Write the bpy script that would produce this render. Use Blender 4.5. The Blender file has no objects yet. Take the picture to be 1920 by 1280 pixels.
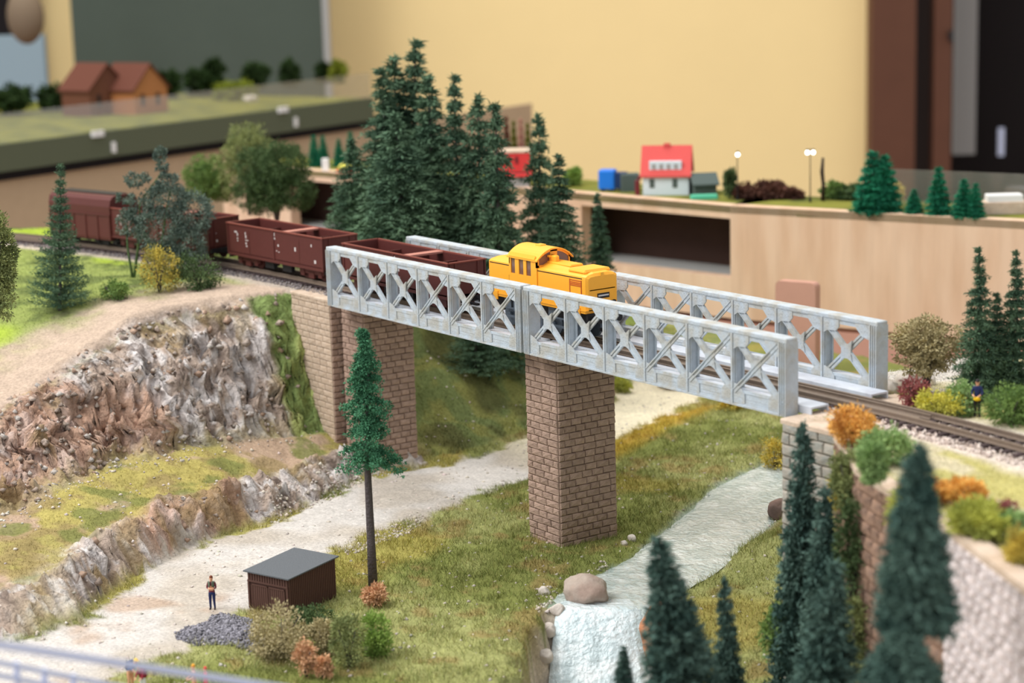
import bpy, bmesh, math, random
import numpy as np
from mathutils import Vector, Matrix
from mathutils.bvhtree import BVHTree

# ------------------------------------------------------------------ camera, world, light
# everything is modelled in centimetres; the last lines scale each top-level object to metres
S = 0.01
FPX, PITCH, ROLL, YAW = 3782.1574, 0.1954, -0.0279, -0.9457
CAM = Vector((99.18, -58.65, 20.25))
_F = Vector((math.sin(YAW) * math.cos(PITCH), math.cos(YAW) * math.cos(PITCH), -math.sin(PITCH)))
_R = Vector((math.cos(YAW), -math.sin(YAW), 0))
_U = _R.cross(_F)
_R2 = _R * math.cos(ROLL) + _U * math.sin(ROLL)
_U2 = -_R * math.sin(ROLL) + _U * math.cos(ROLL)
sc = bpy.context.scene
col = sc.collection
cd = bpy.data.cameras.new('camera')
cd.sensor_width = 36.0
cd.lens = FPX / 1920 * 36
cd.clip_start = 0.01
cd.clip_end = 50
cd.dof.use_dof = True
cd.dof.focus_distance = 1.02
cd.dof.aperture_fstop = 12.5
cam = bpy.data.objects.new('camera', cd)
col.objects.link(cam)
cam.matrix_world = Matrix(((_R2.x, _U2.x, -_F.x, CAM.x * S), (_R2.y, _U2.y, -_F.y, CAM.y * S),
                           (_R2.z, _U2.z, -_F.z, CAM.z * S), (0, 0, 0, 1)))
sc.camera = cam
w = bpy.data.worlds.new('hall_light'); sc.world = w; w.use_nodes = True
w.node_tree.nodes['Background'].inputs[0].default_value = (0.93, 0.95, 1.0, 1)
w.node_tree.nodes['Background'].inputs[1].default_value = 0.74


def area(name, loc, target, size, power, color):
    l = bpy.data.lights.new(name, 'AREA'); l.shape = 'RECTANGLE'
    l.size, l.size_y = size; l.energy = power; l.color = color
    o = bpy.data.objects.new(name, l); col.objects.link(o)
    o.location = Vector(loc) * S
    o.rotation_euler = (Vector(target) - Vector(loc)).to_track_quat('-Z', 'Y').to_euler()
    return o


area('window_light', (-30, -150, 190), (10, 10, -5), (1.5, 1.2), 54, (1.0, 0.98, 0.95))
area('added_wall_fill', (-160, 60, 290), (-200, 120, 0), (2.0, 2.0), 74, (1.0, 0.94, 0.85))  # unseen fill, added to brighten the yellow back wall
sc.view_settings.view_transform = 'Standard'
sc.view_settings.look = 'None'
sc.view_settings.gamma = 1
sc.view_settings.use_curve_mapping = False
sc.view_settings.exposure = 0.12

# ------------------------------------------------------------------ helpers
rnd = random.Random(7)
rs = np.random.RandomState(5)


def ray(px, py): return _F + _R2 * ((px - 960) / FPX) - _U2 * ((py - 640) / FPX)
def U(px, py, z): r = ray(px, py); return CAM + r * ((z - CAM.z) / r.z)
def UY(px, py, y): r = ray(px, py); return CAM + r * ((y - CAM.y) / r.y)
def UK(px, py, k): return CAM + ray(px, py) * k
def ppc(p): return FPX / ((Vector(p) - CAM).dot(_F))


def lin(c):
    return tuple(((x / 255) / 12.92 if x / 255 <= 0.04045 else ((x / 255 + 0.055) / 1.055) ** 2.4) for x in c)


def nlin(c):
    c = np.asarray(c, float) / 255
    return np.where(c <= 0.04045, c / 12.92, ((c + 0.055) / 1.055) ** 2.4)


def mat(name, c, rough=0.8, spec=0.3, metal=0.0, var=0.0, scale=3.0, bump=0.0, bscale=8.0, c2=None, rand=0.0, coat=0.0, stretch=None, attr=False, emit=0):
    m = bpy.data.materials.new(name); m.use_nodes = True
    nt = m.node_tree; n = nt.nodes; L = nt.links
    b = n['Principled BSDF']
    b.inputs['Roughness'].default_value = rough
    b.inputs['Specular IOR Level'].default_value = spec
    b.inputs['Metallic'].default_value = metal
    if coat: b.inputs['Coat Weight'].default_value = coat
    tc = n.new('ShaderNodeTexCoord')
    src = tc.outputs['Object']
    if stretch:
        mp = n.new('ShaderNodeMapping'); mp.inputs['Scale'].default_value = stretch
        L.new(src, mp.inputs['Vector']); src = mp.outputs['Vector']
    a = lin(c)
    if attr:
        at = n.new('ShaderNodeAttribute'); at.attribute_name = 'Col'; colsock = at.outputs['Color']
    else:
        rgb = n.new('ShaderNodeRGB'); rgb.outputs[0].default_value = (*a, 1); colsock = rgb.outputs[0]
    if c2 is not None:
        nz = n.new('ShaderNodeTexNoise'); nz.inputs['Scale'].default_value = scale; nz.inputs['Detail'].default_value = 6
        L.new(src, nz.inputs['Vector'])
        cr = n.new('ShaderNodeValToRGB'); cr.color_ramp.elements[0].position = 0.42; cr.color_ramp.elements[1].position = 0.62
        cr.color_ramp.elements[0].color = (*a, 1); cr.color_ramp.elements[1].color = (*lin(c2), 1)
        L.new(nz.outputs['Fac'], cr.inputs['Fac']); colsock = cr.outputs['Color']
    if var:
        nz = n.new('ShaderNodeTexNoise'); nz.inputs['Scale'].default_value = scale * 2.3; nz.inputs['Detail'].default_value = 8; nz.inputs['Roughness'].default_value = 0.7
        L.new(src, nz.inputs['Vector'])
        mr = n.new('ShaderNodeMapRange'); mr.inputs[1].default_value = 0.3; mr.inputs[2].default_value = 0.7
        mr.inputs[3].default_value = 1 - var; mr.inputs[4].default_value = 1 + var
        L.new(nz.outputs['Fac'], mr.inputs[0])
        mx = n.new('ShaderNodeVectorMath'); mx.operation = 'SCALE'
        L.new(colsock, mx.inputs[0]); L.new(mr.outputs[0], mx.inputs['Scale']); colsock = mx.outputs[0]
    if rand:
        oi = n.new('ShaderNodeObjectInfo')
        mr = n.new('ShaderNodeMapRange'); mr.inputs[3].default_value = 1 - rand; mr.inputs[4].default_value = 1 + rand
        L.new(oi.outputs['Random'], mr.inputs[0])
        mx = n.new('ShaderNodeVectorMath'); mx.operation = 'SCALE'
        L.new(colsock, mx.inputs[0]); L.new(mr.outputs[0], mx.inputs['Scale']); colsock = mx.outputs[0]
    L.new(colsock, b.inputs['Base Color'])
    if emit:
        L.new(colsock, b.inputs['Emission Color']); b.inputs['Emission Strength'].default_value = emit
    if bump:
        nz = n.new('ShaderNodeTexNoise'); nz.inputs['Scale'].default_value = bscale; nz.inputs['Detail'].default_value = 8
        L.new(src, nz.inputs['Vector'])
        bp = n.new('ShaderNodeBump'); bp.inputs['Strength'].default_value = bump; bp.inputs['Distance'].default_value = 0.0012
        L.new(nz.outputs['Fac'], bp.inputs['Height']); L.new(bp.outputs[0], b.inputs['Normal'])
    return m


def tag(o, label=None, cat=None, group=None, kind=None):
    if label: o['label'] = label
    if cat: o['category'] = cat
    if group: o['group'] = group
    if kind: o['kind'] = kind
    return o


def empty(name, loc=(0, 0, 0), rz=0, parent=None):
    o = bpy.data.objects.new(name, None); col.objects.link(o)
    o.location = loc; o.rotation_euler = (0, 0, rz); o.parent = parent; o.empty_display_size = 0.5
    return o


def link(name, me, parent=None):
    o = bpy.data.objects.new(name, me); col.objects.link(o); o.parent = parent
    return o


class MB:
    def __init__(s): s.v = []; s.f = []; s.m = []

    def add(s, vs, fs, mi=0):
        b = len(s.v); s.v += [tuple(v) for v in vs]
        for f in fs: s.f.append(tuple(b + i for i in f)); s.m.append(mi)
        return s

    def box(s, x0, x1, y0, y1, z0, z1, mi=0, M=None):
        vs = [Vector((x, y, z)) for z in (z0, z1) for y in (y0, y1) for x in (x0, x1)]
        if M: vs = [M @ v for v in vs]
        return s.add(vs, [(0, 2, 3, 1), (4, 5, 7, 6), (0, 1, 5, 4), (2, 6, 7, 3), (0, 4, 6, 2), (1, 3, 7, 5)], mi)

    def cbox(s, x0, x1, y0, y1, z0, z1, c, mi=0, M=None):
        # box with chamfered top edges and vertical edges
        def ring(i, z): return [(x0 + i, y0 + i * .2, z), (x1 - i, y0 + i * .2, z), (x1 - i * .2, y0 + i, z), (x1 - i * .2, y1 - i, z), (x1 - i, y1 - i * .2, z), (x0 + i, y1 - i * .2, z), (x0 + i * .2, y1 - i, z), (x0 + i * .2, y0 + i, z)]
        r0 = ring(c, z0); r1 = ring(c, z1 - c)
        r2 = [(x0 + c, y0 + c, z1), (x1 - c, y0 + c, z1), (x1 - c, y0 + c, z1), (x1 - c, y1 - c, z1), (x1 - c, y1 - c, z1), (x0 + c, y1 - c, z1), (x0 + c, y1 - c, z1), (x0 + c, y0 + c, z1)]
        vs = [Vector(v) for v in r0 + r1 + r2]
        if M: vs = [M @ v for v in vs]
        fs = [tuple(range(7, -1, -1)), tuple(range(16, 24))]
        for k in (0, 8):
            for i in range(8): j = (i + 1) % 8; fs.append((k + i, k + j, k + 8 + j, k + 8 + i))
        return s.add(vs, fs, mi)

    def bar(s, p, q, wd, th, up=(0, 0, 1), mi=0):
        p = Vector(p); q = Vector(q); d = (q - p).normalized(); up = Vector(up)
        a = d.cross(up).normalized() * (wd / 2); b = a.cross(d).normalized() * (th / 2)
        vs = [p - a - b, p + a - b, p + a + b, p - a + b, q - a - b, q + a - b, q + a + b, q - a + b]
        return s.add(vs, [(0, 1, 2, 3)[::-1], (4, 5, 6, 7), (0, 1, 5, 4), (1, 2, 6, 5), (2, 3, 7, 6), (3, 0, 4, 7)], mi)

    def cyl(s, p, q, r, n=8, r2=None, mi=0):
        p = Vector(p); q = Vector(q); d = (q - p).normalized(); r2 = r if r2 is None else r2
        a = d.orthogonal().normalized(); b = d.cross(a)
        vs = []
        for c, rr in ((p, r), (q, r2)):
            vs += [c + (a * math.cos(t) + b * math.sin(t)) * rr for t in [2 * math.pi * i / n for i in range(n)]]
        return s.add(vs, [tuple(range(n - 1, -1, -1)), tuple(range(n, 2 * n))] + [(i, (i + 1) % n, n + (i + 1) % n, n + i) for i in range(n)], mi)

    def prism(s, poly, axis, a0, a1, mi=0, M=None):
        def P(u, v, t): return Vector((t, u, v)) if axis == 'x' else Vector((u, t, v)) if axis == 'y' else Vector((u, v, t))
        n = len(poly); vs = [P(u, v, a0) for u, v in poly] + [P(u, v, a1) for u, v in poly]
        if M: vs = [M @ v for v in vs]
        return s.add(vs, [tuple(range(n - 1, -1, -1)), tuple(range(n, 2 * n))] + [(i, (i + 1) % n, n + (i + 1) % n, n + i) for i in range(n)], mi)

    def loft(s, rings, mi=0, cap=True):
        n = len(rings[0]); vs = [v for r in rings for v in r]; fs = []
        for k in range(len(rings) - 1):
            for i in range(n): j = (i + 1) % n; fs.append((k * n + i, k * n + j, (k + 1) * n + j, (k + 1) * n + i))
        if cap: fs += [tuple(range(n - 1, -1, -1)), tuple(range((len(rings) - 1) * n, len(rings) * n))]
        return s.add(vs, fs, mi)

    def ball(s, c, r, nu=8, nv=6, mi=0):
        c = Vector(c); r = r if hasattr(r, '__len__') else (r, r, r)
        rings = []
        for k in range(nv + 1):
            ph = -math.pi / 2 + math.pi * (k if 0 < k < nv else (0.12 if k == 0 else nv - 0.12)) / nv
            rings.append([c + Vector((math.cos(ph) * math.cos(2 * math.pi * i / nu) * r[0], math.cos(ph) * math.sin(2 * math.pi * i / nu) * r[1], math.sin(ph) * r[2])) for i in range(nu)])
        return s.loft(rings, mi)

    def tube(s, pts, r, n=6, mi=0):
        pts = [Vector(p) for p in pts]; rings = []
        rr = r if hasattr(r, '__len__') else [r] * len(pts)
        for i, p in enumerate(pts):
            d = (pts[min(i + 1, len(pts) - 1)] - pts[max(i - 1, 0)]).normalized()
            a = d.cross(Vector((0.12, 0.99, 0.05))).normalized(); b = d.cross(a)
            rings.append([p + (a * math.cos(2 * math.pi * k / n) + b * math.sin(2 * math.pi * k / n)) * rr[i] for k in range(n)])
        return s.loft(rings, mi)

    def mesh(s, name, mats, smooth=False):
        me = bpy.data.meshes.new(name); me.from_pydata(s.v, [], s.f)
        for m in (mats if isinstance(mats, (list, tuple)) else [mats]): me.materials.append(m)
        me.polygons.foreach_set('material_index', s.m)
        bm = bmesh.new(); bm.from_mesh(me); bmesh.ops.recalc_face_normals(bm, faces=bm.faces); bm.to_mesh(me); bm.free()
        if smooth: me.polygons.foreach_set('use_smooth', [True] * len(me.polygons))
        me.update(); return me

    def build(s, name, mats, parent=None, smooth=False):
        return link(name, s.mesh(name, mats, smooth), parent)


def trimesh(name, V, T, mats, colors=None):
    V = np.asarray(V, np.float32); T = np.asarray(T, np.int32)
    me = bpy.data.meshes.new(name); nt = len(T)
    me.vertices.add(len(V)); me.vertices.foreach_set('co', V.ravel())
    me.loops.add(nt * 3); me.loops.foreach_set('vertex_index', T.ravel())
    me.polygons.add(nt); me.polygons.foreach_set('loop_start', np.arange(nt, dtype=np.int32) * 3)
    me.update(calc_edges=True)
    for m in (mats if isinstance(mats, (list, tuple)) else [mats]): me.materials.append(m)
    if colors is not None:
        a = me.color_attributes.new('Col', 'FLOAT_COLOR', 'POINT')
        c = np.ones((len(V), 4), np.float32); c[:, :3] = colors; a.data.foreach_set('color', c.ravel())
    return me


def hsh(ix, iy, seed):
    h = (ix.astype(np.int64) * 374761393 + iy.astype(np.int64) * 668265263 + seed * 974634777) & 0xffffffff
    h = ((h ^ (h >> 13)) * 1274126177) & 0xffffffff
    return ((h ^ (h >> 16)) & 0xffffff) / float(0xffffff)


def vn(x, y, seed=0):
    ix = np.floor(x); iy = np.floor(y); fx = x - ix; fy = y - iy
    ix = ix.astype(np.int64); iy = iy.astype(np.int64)
    u = fx * fx * (3 - 2 * fx); v = fy * fy * (3 - 2 * fy)
    a = hsh(ix, iy, seed); b = hsh(ix + 1, iy, seed); c = hsh(ix, iy + 1, seed); d = hsh(ix + 1, iy + 1, seed)
    return (a + (b - a) * u) * (1 - v) + (c + (d - c) * u) * v


def fbm(x, y, sc_, o=4, seed=0, g=.5):
    r = 0; a = 1; t = 0; x = np.asarray(x, float) * sc_; y = np.asarray(y, float) * sc_
    for i in range(o):
        r = r + a * vn(x + 17.3 * i, y - 9.1 * i, seed + i); t += a; a *= g
        x, y = (x * .8 - y * .6) * 2.07, (x * .6 + y * .8) * 2.07
    return r / t


def ss(a, b, x): t = np.clip((x - a) / (b - a), 0, 1); return t * t * (3 - 2 * t)


def sdpoly(x, y, poly):
    """signed distance to a polygon, positive inside"""
    P = np.array(poly, float); d = np.full(np.shape(x), 1e9); ins = np.zeros(np.shape(x), bool)
    for i in range(len(P)):
        a = P[i]; b = P[(i + 1) % len(P)]; ex, ey = b - a
        t = np.clip(((x - a[0]) * ex + (y - a[1]) * ey) / (ex * ex + ey * ey), 0, 1)
        d = np.minimum(d, np.hypot(x - a[0] - t * ex, y - a[1] - t * ey))
        c = ((a[1] > y) != (b[1] > y)) & (x < (b[0] - a[0]) * (y - a[1]) / (b[1] - a[1] + 1e-12) + a[0])
        ins ^= c
    return np.where(ins, d, -d)


# ------------------------------------------------------------------ materials
M = {}
M['ground'] = mat('ground_cover', (150, 140, 90), 0.95, 0.1, attr=True, var=0.28, scale=2.6, bump=0.55, bscale=5.0)
M['blade'] = mat('grass_fibre', (140, 140, 70), 0.9, 0.1, attr=True)
M['bridge'] = mat('weathered_grey_paint', (186, 196, 204), 0.6, 0.35, var=0.10, scale=1.2, bump=0.3, bscale=9, c2=(178, 178, 172))
M['deck'] = mat('pale_grey_plastic', (205, 212, 222), 0.55, 0.4, var=0.06, scale=1.0, c2=(190, 194, 204))
M['rail'] = mat('rusty_rail', (128, 112, 98), 0.5, 0.5, var=0.15, scale=2)
M['railred'] = mat('red_brown_rail', (140, 80, 68), 0.6, 0.4, var=0.1)
M['sleeper'] = mat('dark_sleeper', (78, 66, 66), 0.85, 0.2, rand=0.25, var=0.2, scale=4)
M['brick'] = mat('brown_sandstone', (176, 150, 134), 0.92, 0.15, var=0.16, scale=1.6, bump=0.6, bscale=6, rand=0.13, c2=(158, 134, 120))
M['mortar'] = mat('dark_joint', (104, 88, 80), 0.95, 0.1, var=0.15)
M['pinkstone'] = mat('pale_pink_brown_stone', (208, 188, 168), 0.92, 0.15, var=0.12, scale=1.2, bump=0.3, rand=0.06, c2=(194, 172, 150))
M['greystone'] = mat('grey_beige_stone', (186, 176, 162), 0.92, 0.15, var=0.15, scale=1.2, bump=0.4, rand=0.12, c2=(160, 160, 152))
M['brownwall'] = mat('brown_wall_stone', (158, 128, 108), 0.95, 0.1, var=0.2, scale=1.6, bump=0.6, rand=0.2, c2=(136, 112, 98))
M['whitestone'] = mat('whitish_wall_stone', (222, 212, 210), 0.9, 0.15, var=0.15, scale=1.6, bump=0.5, rand=0.12, c2=(205, 190, 184))
M['loco'] = mat('orange_yellow_paint', (255, 178, 52), 0.42, 0.4, var=0.03, scale=2)
M['loco_line'] = mat('black_seam', (40, 32, 26), 0.6)
M['grille'] = mat('dark_orange_grille', (190, 90, 38), 0.6)
M['glass'] = mat('cab_window_glass', (120, 88, 76), 0.12, 0.6)
M['under'] = mat('grey_blue_running_gear', (96, 108, 120), 0.5, 0.4, var=0.15)
M['dark'] = mat('near_black_plastic', (34, 32, 34), 0.6, 0.3)
M['wagon'] = mat('red_brown_paint', (90, 44, 40), 0.55, 0.35, var=0.07, scale=1.5)
M['wagonrim'] = mat('worn_rim_brown', (128, 66, 56), 0.6, 0.3, var=0.1)
M['wagonbar'] = mat('pale_red_brown', (182, 122, 108), 0.6, 0.3)
M['mark'] = mat('white_print', (205, 198, 196), 0.7)
M['pine'] = mat('dark_green_flock', (98, 124, 96), 0.95, 0.1, rand=0.10, c2=(72, 98, 78), scale=0.5, attr=False)
M['pinenear'] = mat('blue_green_flock', (98, 124, 112), 0.95, 0.1, rand=0.08, c2=(70, 96, 88), scale=0.5)
M['pinelight'] = mat('mid_green_flock', (98, 144, 112), 0.95, 0.1, c2=(60, 100, 76), scale=0.7)
M['farpine'] = mat('bright_green_plastic', (44, 136, 100), 0.8, 0.2, c2=(34, 112, 84), scale=0.6)
M['bark'] = mat('dark_grey_bark', (92, 84, 84), 0.9, 0.15, var=0.2, scale=3, bump=0.8, bscale=8)
M['palebark'] = mat('pale_grey_trunk', (160, 160, 175), 0.8, 0.2, var=0.1)
M['shed'] = mat('dark_brown_plastic', (92, 66, 58), 0.75, 0.2, var=0.06)
M['roofgrey'] = mat('grey_roofing_felt', (104, 108, 112), 0.95, 0.1, var=0.16, scale=12, bump=0.5, bscale=20)
M['yellowwall'] = mat('yellow_wall_paint', (240, 216, 160), 0.85, 0.15, var=0.02, scale=0.02)
M['ply'] = mat('birch_plywood', (226, 194, 166), 0.7, 0.2, var=0.05, scale=0.35, c2=(214, 178, 148), stretch=(1.6, 1.6, 0.22))
M['pinkboard'] = mat('pink_brown_board', (196, 150, 132), 0.8, 0.2, var=0.04, scale=0.3)
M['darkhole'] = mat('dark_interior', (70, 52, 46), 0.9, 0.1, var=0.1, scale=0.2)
M['slope'] = mat('tan_cloth', (192, 168, 138), 0.9, 0.1, var=0.04, scale=0.4)
M['fascia'] = mat('grey_green_fascia', (92, 98, 78), 0.7, 0.2)
M['darkgreen'] = mat('dark_green_board', (74, 84, 76), 0.8, 0.2, var=0.04, scale=0.05)
M['bluegrey'] = mat('blue_grey_panel', (140, 160, 172), 0.8, 0.2)
M['brownframe'] = mat('brown_door_frame', (92, 58, 42), 0.6, 0.3, var=0.08, scale=0.05)
M['darkbrown'] = mat('dark_brown_paint', (46, 34, 30), 0.6, 0.3)
M['black'] = mat('black_cloth_and_dark_depth', (24, 20, 22), 0.8, 0.2)
M['steel'] = mat('blue_white_metal', (204, 214, 242), 0.4, 0.5)
M['white'] = mat('white_plastic', (232, 232, 230), 0.6, 0.3)
M['floor'] = mat('brown_hall_floor', (150, 120, 92), 0.6, 0.3, var=0.05, scale=0.02)
M['red'] = mat('red_roof_plastic', (208, 84, 80), 0.7, 0.2, var=0.05)
M['redwall'] = mat('bright_red_wall', (222, 66, 66), 0.7, 0.2)
M['wallblue'] = mat('pale_blue_white_wall', (214, 226, 232), 0.7, 0.2)
M['wallgrey'] = mat('grey_wall', (160, 160, 158), 0.7, 0.2)
M['blue'] = mat('bright_blue_plastic', (20, 118, 220), 0.5, 0.4)
M['navy'] = mat('navy_blue', (24, 52, 96), 0.6, 0.3)
M['slate'] = mat('dark_green_grey_roof', (84, 96, 92), 0.7, 0.2)
M['maroon'] = mat('maroon', (110, 44, 48), 0.7, 0.2)
M['turq'] = mat('turquoise', (86, 186, 150), 0.6, 0.3)
M['brown'] = mat('brown', (112, 72, 56), 0.8, 0.2)
M['orangehouse'] = mat('orange_brick_wall', (176, 116, 74), 0.8, 0.2, var=0.05)
M['housebrown'] = mat('brown_tiled_roof', (96, 56, 44), 0.8, 0.2)
M['farleaf'] = mat('yellow_green_scatter', (128, 128, 56), 0.9, 0.1, c2=(92, 98, 48), scale=0.25)
M['lampon'] = mat('lit_lamp_bulb', (255, 252, 240), 0.5, emit=9.0)
M['skin'] = mat('painted_skin', (236, 178, 140), 0.6)
M['yellow'] = mat('yellow_paint', (250, 204, 30), 0.5)
M['denim'] = mat('dark_blue_cloth', (34, 44, 88), 0.7)
M['shirtplum'] = mat('plum_shirt', (116, 54, 64), 0.7)
M['shirtblue'] = mat('blue_shirt', (58, 104, 168), 0.7)
M['packnavy'] = mat('navy_rucksack', (52, 66, 108), 0.7)
M['packred'] = mat('wine_red_rucksack', (160, 48, 66), 0.7)
M['greenvest'] = mat('grey_green_vest', (104, 116, 98), 0.8)
M['hairbrown'] = mat('reddish_brown_hair', (120, 66, 46), 0.8)
M['orangehair'] = mat('orange_yellow_hair', (238, 168, 64), 0.8)
M['coral'] = mat('coral_red', (226, 84, 78), 0.6)
M['boot'] = mat('black_boots', (40, 36, 38), 0.6)
M['eye'] = mat('dark_eye_paint', (30, 24, 24), 0.5)
M['lip'] = mat('mouth_paint', (190, 90, 80), 0.5)


def leafmat(name, c, c2):
    return mat(name, c, 0.9, 0.12, c2=c2, scale=1.6, var=0.2)


def water_mat(name, ca, cb, sc1=1.2):
    m = mat(name, ca, 0.16, 0.6, c2=cb, scale=sc1, coat=0.5)
    nt = m.node_tree; b = nt.nodes['Principled BSDF']
    tc = nt.nodes.new('ShaderNodeTexCoord')
    nz = nt.nodes.new('ShaderNodeTexNoise'); nz.inputs['Scale'].default_value = 3.2; nz.inputs['Detail'].default_value = 5
    nt.links.new(tc.outputs['Object'], nz.inputs['Vector'])
    bp = nt.nodes.new('ShaderNodeBump'); bp.inputs['Strength'].default_value = 0.9; bp.inputs['Distance'].default_value = 0.002
    nt.links.new(nz.outputs['Fac'], bp.inputs['Height']); nt.links.new(bp.outputs[0], b.inputs['Normal'])
    nt.links.new(bp.outputs[0], b.inputs['Coat Normal'])
    return m


M['river'] = water_mat('milky_resin_water', (176, 190, 186), (206, 214, 210), 1.0)
M['fall'] = water_mat('white_blue_falling_water', (196, 214, 218), (226, 236, 238), 0.9)


def pane_mat():
    m = bpy.data.materials.new('acrylic_painted_haze'); m.use_nodes = True; nt = m.node_tree
    for x in list(nt.nodes): nt.nodes.remove(x)
    o = nt.nodes.new('ShaderNodeOutputMaterial'); t = nt.nodes.new('ShaderNodeBsdfTransparent')
    g = nt.nodes.new('ShaderNodeBsdfGlossy'); g.inputs['Roughness'].default_value = 0.15
    d = nt.nodes.new('ShaderNodeBsdfDiffuse'); d.inputs[0].default_value = (0.45, 0.43, 0.36, 1)  # diffuse share paints the reflective haze into the pane
    a = nt.nodes.new('ShaderNodeMixShader'); a.inputs[0].default_value = 0.07
    b = nt.nodes.new('ShaderNodeMixShader'); b.inputs[0].default_value = 0.16
    nt.links.new(t.outputs[0], b.inputs[1]); nt.links.new(d.outputs[0], b.inputs[2])
    nt.links.new(b.outputs[0], a.inputs[1]); nt.links.new(g.outputs[0], a.inputs[2]); nt.links.new(a.outputs[0], o.inputs[0])
    return m


M['pane'] = pane_mat()
# ------------------------------------------------------------------ terrain
ROWS = [  # y, [crest, cliff foot, bluff top, path edge, mid, east foot, east crest, east far]
    (-42, [(-4, -7), (6, -8.5), (17, -9.3), (19, -10), (32, -10.2), (70, -14), (71, -14), (90, -14)]),
    (-27, [(-3, -5.2), (4.5, -7.8), (13.2, -8.7), (15.8, -10), (32, -10.2), (70, -14), (71, -14), (90, -14)]),
    (-23, [(-4, -4.3), (3.5, -7.3), (12.6, -8.5), (15.7, -10), (32, -10.2), (68, -14), (69, -14), (90, -14)]),
    (-19, [(-4.5, -3.6), (2, -7), (9.2, -8.3), (11.5, -10), (32, -10.2), (66, -14), (67, -14), (90, -14)]),
    (-14.5, [(-5, -2.3), (1, -7), (6.0, -8.1), (7.9, -10), (32, -10.2), (64, -14), (65, -14), (90, -14)]),
    (-12, [(-5.8, -1.4), (.2, -7), (5.8, -8.1), (7.4, -10), (32, -10.2), (63, -14), (64, -14), (90, -14)]),
    (-11, [(-6, -1.2), (0, -7), (5.6, -8.1), (7.2, -10), (31, -10.2), (61.6, -14), (62.2, 0), (90, 0)]),
    (-8.6, [(-7, -.3), (-.5, -7), (5.2, -8.2), (7, -10), (31, -10.3), (56.3, -14), (56.8, 0), (90, 0)]),
    (-4, [(-7.5, 0), (-1.4, -7.5), (3, -8.8), (4.8, -10), (31, -10.4), (45.6, -13.5), (46.2, 0), (90, 0.1)]),
    (-.6, [(-6.8, 0), (-2.3, -8.0), (.8, -8.9), (2.8, -10), (30, -10.4), (40.4, -12), (41.2, 0), (90, 0.1)]),
    (.2, [(-6.6, 0), (-2.4, -8.1), (.4, -9), (2.5, -10), (29, -10.4), (38.6, -11.5), (39.0, 0), (90, 0.1)]),
    (1.3, [(-6.4, 0), (-2.4, -8.2), (0, -9), (2, -10), (29, -10.4), (38.6, -11.3), (39.0, 0), (90, 0.1)]),
    (5, [(-6, 0), (-2.2, -8), (0, -9.3), (2.5, -10), (28, -10.4), (38.4, -10.8), (38.9, 0), (90, 0.2)]),
    (9, [(-8, 0), (-5, -5), (-1, -8.5), (2.8, -10), (26, -10.3), (29, -9), (33, -.4), (90, 0.8)]),
    (14, [(-10.5, -.2), (-6.6, -5), (-2.6, -8.5), (1.2, -10), (24, -10.3), (27, -9), (32, -.8), (90, 1.1)]),
    (20, [(-14, -2.5), (-9, -5.5), (-4, -8.6), (-1, -10), (22, -10.2), (24, -9), (30, -1.5), (90, 1.5)]),
    (26, [(-15, -8), (-11, -8.6), (-7.5, -9.2), (-5, -10), (19, -10.1), (21, -9), (27, -3), (90, 1)]),
    (44, [(-22, -9), (-18, -9.2), (-14, -9.5), (-10, -10), (12, -10), (14, -9), (20, -5), (90, -2)]),
]
RY = np.array([r[0] for r in ROWS], float)
KX = np.array([[p[0] for p in r[1]] for r in ROWS], float)
KZ = np.array([[p[1] for p in r[1]] for r in ROWS], float)
PATH = [(18, -46), (16.5, -34), (15.8, -27.2), (15.7, -22.8), (11.4, -18.6), (7.8, -14.4), (7, -8.6), (4.6, -3.6), (2.4, 1.3), (2.4, 3.6), (3.2, 6.2), (1.5, 13.2), (-2.6, 22.7),
        (-6.9, 28.8), (-12, 40), (-4, 40), (-.2, 28.8), (1.7, 23.9), (4.8, 16.8), (8.7, 7.9), (9.8, 1.6), (11.6, -4.1), (13.4, -8.5), (16.6, -13.6), (18.2, -16.5), (21.6, -21.1), (22.8, -26), (24, -34), (26, -46)]
RIVER = [(26.6, -4.3), (25.2, -1.2), (24.0, 2.8), (20.6, 8.6), (16.6, 15), (14.5, 21), (12, 30), (7, 42), (12, 42), (17, 30), (19, 22), (22.6, 14), (24.6, 9.6), (27.4, 4.6), (28.6, 1.4), (30.2, -1.6)]
LIP = np.array((28.3, -2.9)); FD = np.array((.8, -.6)); FN = np.array((.6, .8))
EDGE = [(-64, -42), (-60, -14), (-47.5, -1.5), (-43.5, 2.6), (-34, 10.4), (-27, 16), (-24, 24), (-25, 42), (-15.4, 43.6), (5.5, 51), (30, 60), (95, 60), (95, -45), (-64, -45)]


def knots(y):
    kx = np.stack([np.interp(y, RY, KX[:, i]) for i in range(8)], -1)
    kz = np.stack([np.interp(y, RY, KZ[:, i]) for i in range(8)], -1)
    return kx, kz


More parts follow.
